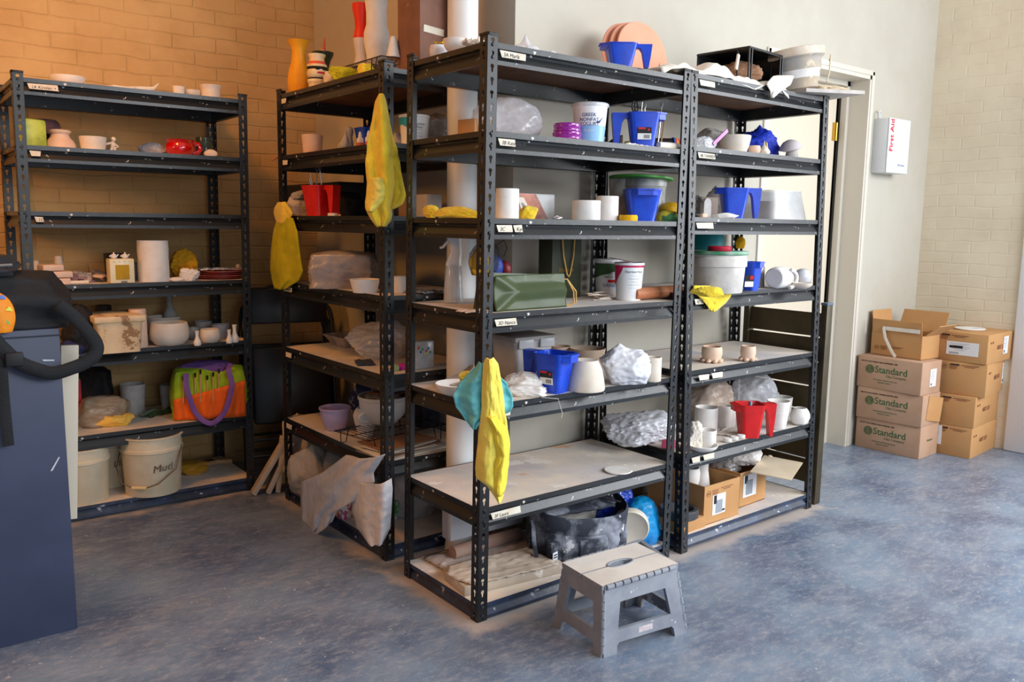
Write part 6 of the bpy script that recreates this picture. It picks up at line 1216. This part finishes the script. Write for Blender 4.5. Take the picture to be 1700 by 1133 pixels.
t = block('flat_box', 'flat cardboard box under the dark ring, bottom shelf by the door', 'cardboard box', R4.P(.095, .10, R4.lev['G']), (.15, .16, .045), m_card, .03, .002)
b = B(); b.lathe([(.052, 0), (.075, 0), (.08, .004), (.08, .032), (.076, .036), (.062, .036), (.056, .030), (.052, .004)], 44, cap=False); b.loops([[(.052*math.cos(2*PI*i/44), .052*math.sin(2*PI*i/44), 0) for i in range(44)], [(.0521*math.cos(2*PI*i/44), .0521*math.sin(2*PI*i/44), .004) for i in range(44)]]); tag(b.obj('rubber_ring', M('charcoal rubber', (78, 80, 84), (60, 62, 66), 6, .6), None, R4.P(.085, .09, R4.lev['G']+.046), (.0, .04, 0)), 'thick charcoal grey ring lying on the flat cardboard box', 'ring')
# dark louvred panel stack behind rack 4
m_ol = M('dark olive metal', (78, 68, 48), (62, 54, 38), 5, .45, metal=.3, speck=((190, 186, 176), 34, .75))
LX = 1.955
t = thing('folded_table', 'dark olive folded metal table frame standing beside the rack at the door', 'folded table', (LX, .03, 0), 0)
b = B()
b.box((0, 0, .465), (.045, .03, .93), bev=.003); b.box((.0, .42, .465), (.04, .03, .93), bev=.003); b.obj('frame_post', m_ol, t)
for i in range(7):
    z = .10+.115*i
    b = B(); b.box((0, .21, z+.05), (.012, .40, .10), rot=Matrix.Rotation(.10, 3, 'Y')); b.box((.0, .21, z), (.022, .40, .012)); b.obj('slat', M('olive slat', (92, 78, 52), (74, 62, 42), 5, .4, metal=.3), t)
b = B(); b.box((0, 0, .935), (.05, .035, .012), bev=.003); b.obj('end_cap', M('blue grey cap', (90, 104, 120)), t)

# ================================================================ boxes at the right
def clay_box(label, p, w, d, h, rz, kind, seed=0, open_=False, tilt=(0, 0)):
    t = thing('clay_box', label, 'cardboard box', p, rz, 'stacked boxes of clay'); t.rotation_euler = (tilt[0], tilt[1], rz)
    mb = m_cardp if kind == 'S' else m_card
    b = B(); b.box((0, 0, h/2), (w, d, h), bev=.0025); b.obj('box_body', mb, t)
    fx, fy = -w/2-.0006, -d/2-.0006
    if kind == 'S':       # company name on the long side, facing -x
        def T(body, sz, y, z, m_=m_green, **k): return text_mesh(body, sz, m_, 'printed_text', t, (fx, y, z), (PI/2, 0, -PI/2), **k)
        yl = d/2
        b = B()
        for r in (.0235, .0165, .0095): b.tube([(r*math.cos(a), r*math.sin(a), 0) for a in [i*2*PI/32 for i in range(32)]], .0024, 4, closed=True)
        b.ico((0, 0, 0), .004, sub=2, sz=(1, 1, .2)); b.obj('printed_emblem', m_green, t, (fx, yl-.075, h*.60), (PI/2, 0, -PI/2))
        T('Standard', .054, yl-.104, h*.52, bold=.0006); T('Clay Company', .020, yl-.17, h*.40)
        T('PITTSBURGH, PENNSYLVANIA USA', .009, yl-.10, h*.27); T('CERAMIC SUPPLY', .010, yl-.125, h*.19)
        T(('182 WT CLAY W/GRG C/06-10 BURNDEL 1148', '580 WT CLAY W/GRT TANNED BUFFTEL PARL', '240 WT CLAY W/GRG C/06-10 PORCEL 1758')[seed % 3], .0105, yl-.02, h*.82, m_ink, bold=.0003)
    else:
        ap_marks(t, (fx, d/2-.012), 0, h-.030, -PI/2, 1.0)
        b = B(); b.box((0, 0, 0), (.045, .010, .0006)); b.obj('print_block', m_black, t, (fx, d/2-.085, h-.018), (PI/2, 0, -PI/2))
        text_mesh('MOIST CLAY', .034, m_brown, 'printed_text', t, (-.07, fy, h*.45), (PI/2, 0, 0), sx=.62, bold=.0004)
        text_mesh('No. 148', .018, m_brown, 'printed_text', t, (-w*.42, fy, h*.68), (PI/2, 0, 0), sx=.8)
    return t
def sticker(t, w, h, loc, rot, kind=0):
    b = B(); b.box((0, 0, 0), (w, h, .0008), 0)
    for i in range(5): b.box((-w*.1, h*(.34-.12*i), .0006), (w*(.6, .4, .66, .5, .3)[i], h*.03, .0004), 1)
    for i in range(6): b.box((w*(-.38+.05*i), -h*.36, .0006), (w*.02, h*.14, .0004), 2)
    if kind: b.box((-w*.2, h*.1, .0007), (w*.42, h*.18, .0004), 2)
    b.obj('sticker', [m_stick, M('grey print', (150, 156, 164)), m_black], t, loc, rot)
# front stack: long sides face -x (towards the camera's left); footprint x 3.10..3.33, y .115....49
W1, D1, H1 = .225, .375, .185
sx0, sy0 = 3.10+W1/2, .300
h = [.183, .180, .185]
z = 0
S = []
for i, (dx, dy, rz, n) in enumerate(((.0, .0, .03, 'bottom box of the front stack, green lettering, dented lower edge'), (-.012, .0, .05, 'middle box of the front stack, torn corner flap and tape'), (-.018, .005, .0, 'top box of the front stack, sharp green lettering and white sticker'))):
    t = clay_box(n, (sx0+dx, sy0+dy, z), W1, D1, h[i]-.001, rz, 'S', (2, 1, 0)[i]); S.append(t); z += h[i]
sticker(S[2], .07, .10, (.02, -D1/2-.001, .09), (PI/2, 0, 0))
b = B(); b.box((.0, -.004, 0), (.16, .003, .14), rot=Matrix.Rotation(.12, 3, 'Y')); b.obj('torn_flap', m_card, S[1], (.03, -D1/2-.004, .09), (0, .06, -.08))
text_mesh('Standard', .02, m_green, 'printed_text', S[0], (-.03, -D1/2-.0008, .09), (PI/2, 0, 0))
zt = z
# open box on top of the front stack, standing taller behind
t = thing('open_box', 'open-topped cardboard box with raised flaps and a tape strip, on the front stack', 'cardboard box', (3.285, .315, zt), -.03, 'stacked boxes of clay')
ow, od, oh = .24, .30, .135; b = B(); th = .004
b.box((0, 0, th/2), (ow, od, th))
for s in (-1, 1): b.box((s*(ow/2-th/2), 0, oh/2), (th, od, oh)); b.box((0, s*(od/2-th/2), oh/2), (ow-2*th, th, oh))
b.obj('box_body', m_card, t)
b = B(); b.box((0, 0, .0375), (th, od*.98, .075)); b.obj('flap', m_card, t, (-ow/2, 0, oh), (0, -.10, 0))
b = B(); b.box((0, 0, .06), (ow*.85, th, .12)); b.obj('flap', m_card, t, (0, od/2, oh), (-.15, 0, 0))
b = B(); b.box((0, 0, .065), (th, od*.9, .13)); b.obj('flap', m_card, t, (ow/2, -.01, oh), (0, .45, 0))
b = B(); b.box((0, 0, .05), (ow*.8, th, .10)); b.obj('flap', m_card, t, (0, -od/2, oh), (.9, 0, 0))
b = B(); b.box((-ow/2-.010, -.03, oh+.025), (.001, .22, .022)); b.tube([(-ow/2-.012, .075, oh+.03), (-ow/2-.02, .055, oh-.03), (-ow/2-.025, .01, oh-.10), (-ow/2-.05, -.03, .008)], (.009, .001), 6, flat=(0, 1, 0)); b.obj('tape_strip', m_paper, t)
ap_marks(t, (-ow/2-.0006, od/2-.02), 0, .045, -PI/2, .9)
# rear stack: fronts face -x and -y
W3, D3 = .41, .235
z = 0; hs = [.176, .176, .188, .165]
for i, (dx, dy, rz, w_, d_, n) in enumerate(((0, 0, .08, .40, .235, 'bottom box of the rear stack, sticker at its corner'), (.0, .0, .10, .40, .235, 'second box up in the rear stack'), (.05, -.01, .16, .46, .25, 'third box up in the rear stack, sticking out to the right'), (.03, .0, .06, .42, .31, 'uppermost box of the rear stack with two white stickers'))):
    t = clay_box(n, (3.335+W3/2+.0+dx, .075+dy, z), w_, d_, hs[i]-.001, rz, 'M'); z += hs[i]
    if i == 3: sticker(t, .17, .075, (-w_/2-.0012, -.035+.01, .075), (PI/2, 0, -PI/2), 1); sticker(t, .07, .10, (.06, -d_/2-.0012, .09), (PI/2, 0, 0))
    if i == 2: sticker(t, .085, .12, (.15, -d_/2-.0012, .10), (PI/2, 0, 0))
    if i == 0: sticker(t, .06, .11, (-w_/2-.0012, .07, .11), (PI/2, 0, -PI/2))
b = B(); b.lathe([(0, 0), (.085, 0), (.09, .004), (.088, .007), (0, .006)], 44, sy=.9); tag(b.obj('plate', m_wclay, None, (3.58, .10, z)), 'white round plaster disc on the uppermost box', 'disc')
# first aid box
t = thing('first_aid_box', 'white first aid box with red lettering on the wall by the door', 'first aid box', (3.20+.02, YW, 1.59), 0)
mfa = M('white enamel', (222, 224, 226), rough=.35)
b = B(); b.box((0, -.042, .15), (.235, .084, .30), bev=.004); b.obj('cabinet_body', mfa, t)
b = B(); b.box((0, -.088, .15), (.235, .006, .30), bev=.002); b.obj('door', mfa, t)
b = B(); b.tube([(-.02, 0, 0), (-.02, 0, .03), (0, 0, .045), (.02, 0, .03), (.02, 0, 0)], .004, 8); b.obj('handle', mfa, t, (-.10, -.02, .302), (0, 0, .3))
text_mesh('First Aid', .052, M('first aid red', (222, 40, 50)), 'printed_text', t, (-.068, -.0925, .115), (PI/2, -PI/2, 0), bold=.0008)
text_mesh('(Provision', .018, M('pale blue print', (150, 170, 200)), 'printed_text', t, (.0, -.0925, .04), (PI/2, 0, 0))
# step stool
t = thing('step_stool', 'grey folding plastic step stool in front of the corner rack', 'step stool', (0, 0, 0), 0)
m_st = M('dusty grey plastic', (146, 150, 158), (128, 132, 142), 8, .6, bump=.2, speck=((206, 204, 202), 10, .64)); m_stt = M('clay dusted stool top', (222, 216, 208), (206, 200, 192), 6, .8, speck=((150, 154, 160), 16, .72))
hz = .225
T4 = [onz(938, 936, hz), onz(1063, 897, hz), onz(1121, 938, hz), onz(1002, 974, hz)]   # back-left, back-right, front-right, front-left
F4 = [onz(922, 1038, 0), None, onz(1138, 1050, 0), onz(1000, 1092, 0)]
F4[1] = F4[0]+F4[2]-F4[3]
cT = sum(T4, Vector())/4; t.location = (cT.x, cT.y, 0); off = Vector((cT.x, cT.y, 0))
T4 = [p-off for p in T4]; F4 = [p-off for p in F4]
def panel(a, b_, c, d, name, cut=True):
    """a,b top corners, c,d bottom corners (b over c): a leg panel with a window and a leg arch"""
    def q(u, v): return a.lerp(b_, u).lerp(d.lerp(c, u), v)
    n_ = (b_-a).cross(d-a).normalized()*.006; bb = B()
    def poly(pts): bb.loops([[q(u, v)+n_*s for u, v in pts] for s in (-1, 1)], 0, True, True, True)
    poly([(0, 0), (1, 0), (1, .27), (0, .27)])
    poly([(0, .27), (.20, .27), (.17, .62), (.17, .66), (0, .66)]); poly([(1, .27), (.80, .27), (.83, .62), (.83, .66), (1, .66)])
    poly([(0, .66), (1, .66), (1, .78), (.82, .84), (.18, .84), (0, .78)])
    poly([(0, .78), (.18, .84), (.155, .88), (.15, 1), (0, 1)]); poly([(1, .78), (1, 1), (.85, 1), (.845, .88), (.82, .84)])
    return bb.obj(name, m_st, t)
panel(T4[3], T4[2], F4[2], F4[3], 'side_panel'); panel(T4[1], T4[0], F4[0], F4[1], 'side_panel')
panel(T4[0], T4[3], F4[3], F4[0], 'end_panel'); panel(T4[2], T4[1], F4[1], F4[2], 'end_panel')
for a, c in ((T4[3], F4[3]), (T4[0], F4[0]), (T4[2], F4[2]), (T4[1], F4[1])):
    b = B(); n_ = 7
    for i in range(n_):
        if i % 2 == 0 or True:
            p, q_ = a.lerp(c, .1+.86*i/n_), a.lerp(c, .1+.86*(i+.86)/n_); b.tube([p, q_], .0085 if i % 2 else .0075, 10)
    b.obj('hinge', m_st, t)
ctr = (T4[0]+T4[1]+T4[2]+T4[3])/4
ex_ = (T4[2]-T4[3]); ey_ = (T4[0]-T4[3])
def tp(u, v, z=0): p = T4[3]+ex_*u+ey_*v; return Vector((p.x, p.y, hz+z))
b = B()
for v0, v1 in ((-.02, .485), (.515, 1.02)):
    # half tops with the grip notch
    if v0 < 0: pts = [(-.03, v0), (1.03, v0), (1.03, v1), (.66, v1), (.60, v1-.07), (.40, v1-.07), (.34, v1), (-.03, v1)]
    else: pts = [(-.03, v1), (-.03, v0), (.34, v0), (.40, v0+.07), (.60, v0+.07), (.66, v0), (1.03, v0), (1.03, v1)]
    b.loops([[tp(u, v, z_) for u, v in pts] for z_ in (-.010, .004)], 0, True, True, True)
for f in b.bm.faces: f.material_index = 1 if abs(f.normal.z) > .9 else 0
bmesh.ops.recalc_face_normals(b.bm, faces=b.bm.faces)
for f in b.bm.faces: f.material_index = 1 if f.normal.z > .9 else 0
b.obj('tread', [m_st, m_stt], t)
b = B(); pts = [(.5+.17*math.cos(a), .5+.10*math.sin(a)) for a in [i*2*PI/28 for i in range(28)]]; b.tube([tp(u, v, .003) for u, v in pts], .004, 6, closed=True); b.obj('grip_rim', m_st, t)
for v in (-.035, 1.035):
    b = B()
    for i in range(9): b.tube([tp(.02+.107*i, v, -.003), tp(.02+.107*i+.088, v, -.003)], .0085, 10)
    b.obj('hinge', m_st, t)
b = B(); p, q_ = T4[3].lerp(F4[3], .74).lerp(T4[2].lerp(F4[2], .74), .40), None
n_ = (T4[2]-T4[3]).cross(F4[3]-T4[3]).normalized(); e1 = (F4[2]-F4[3]).normalized(); e2 = n_.cross(e1)
c0 = T4[3].lerp(F4[3], .745).lerp(T4[2].lerp(F4[2], .745), .50)+n_*(-.0068 if n_.dot(FWD) > 0 else .0068)
b.loops([[c0+e1*(x)+e2*y+n_*s for x, y in ((-.027, -.009), (.027, -.009), (.027, .009), (-.027, .009))] for s in (-.0006, .0006)], 0, True, True, True); b.obj('sticker', M('pinkish label', (216, 204, 204), (190, 176, 178), 60, .6), t)
# debris on the floor
rnd = random.Random(5)
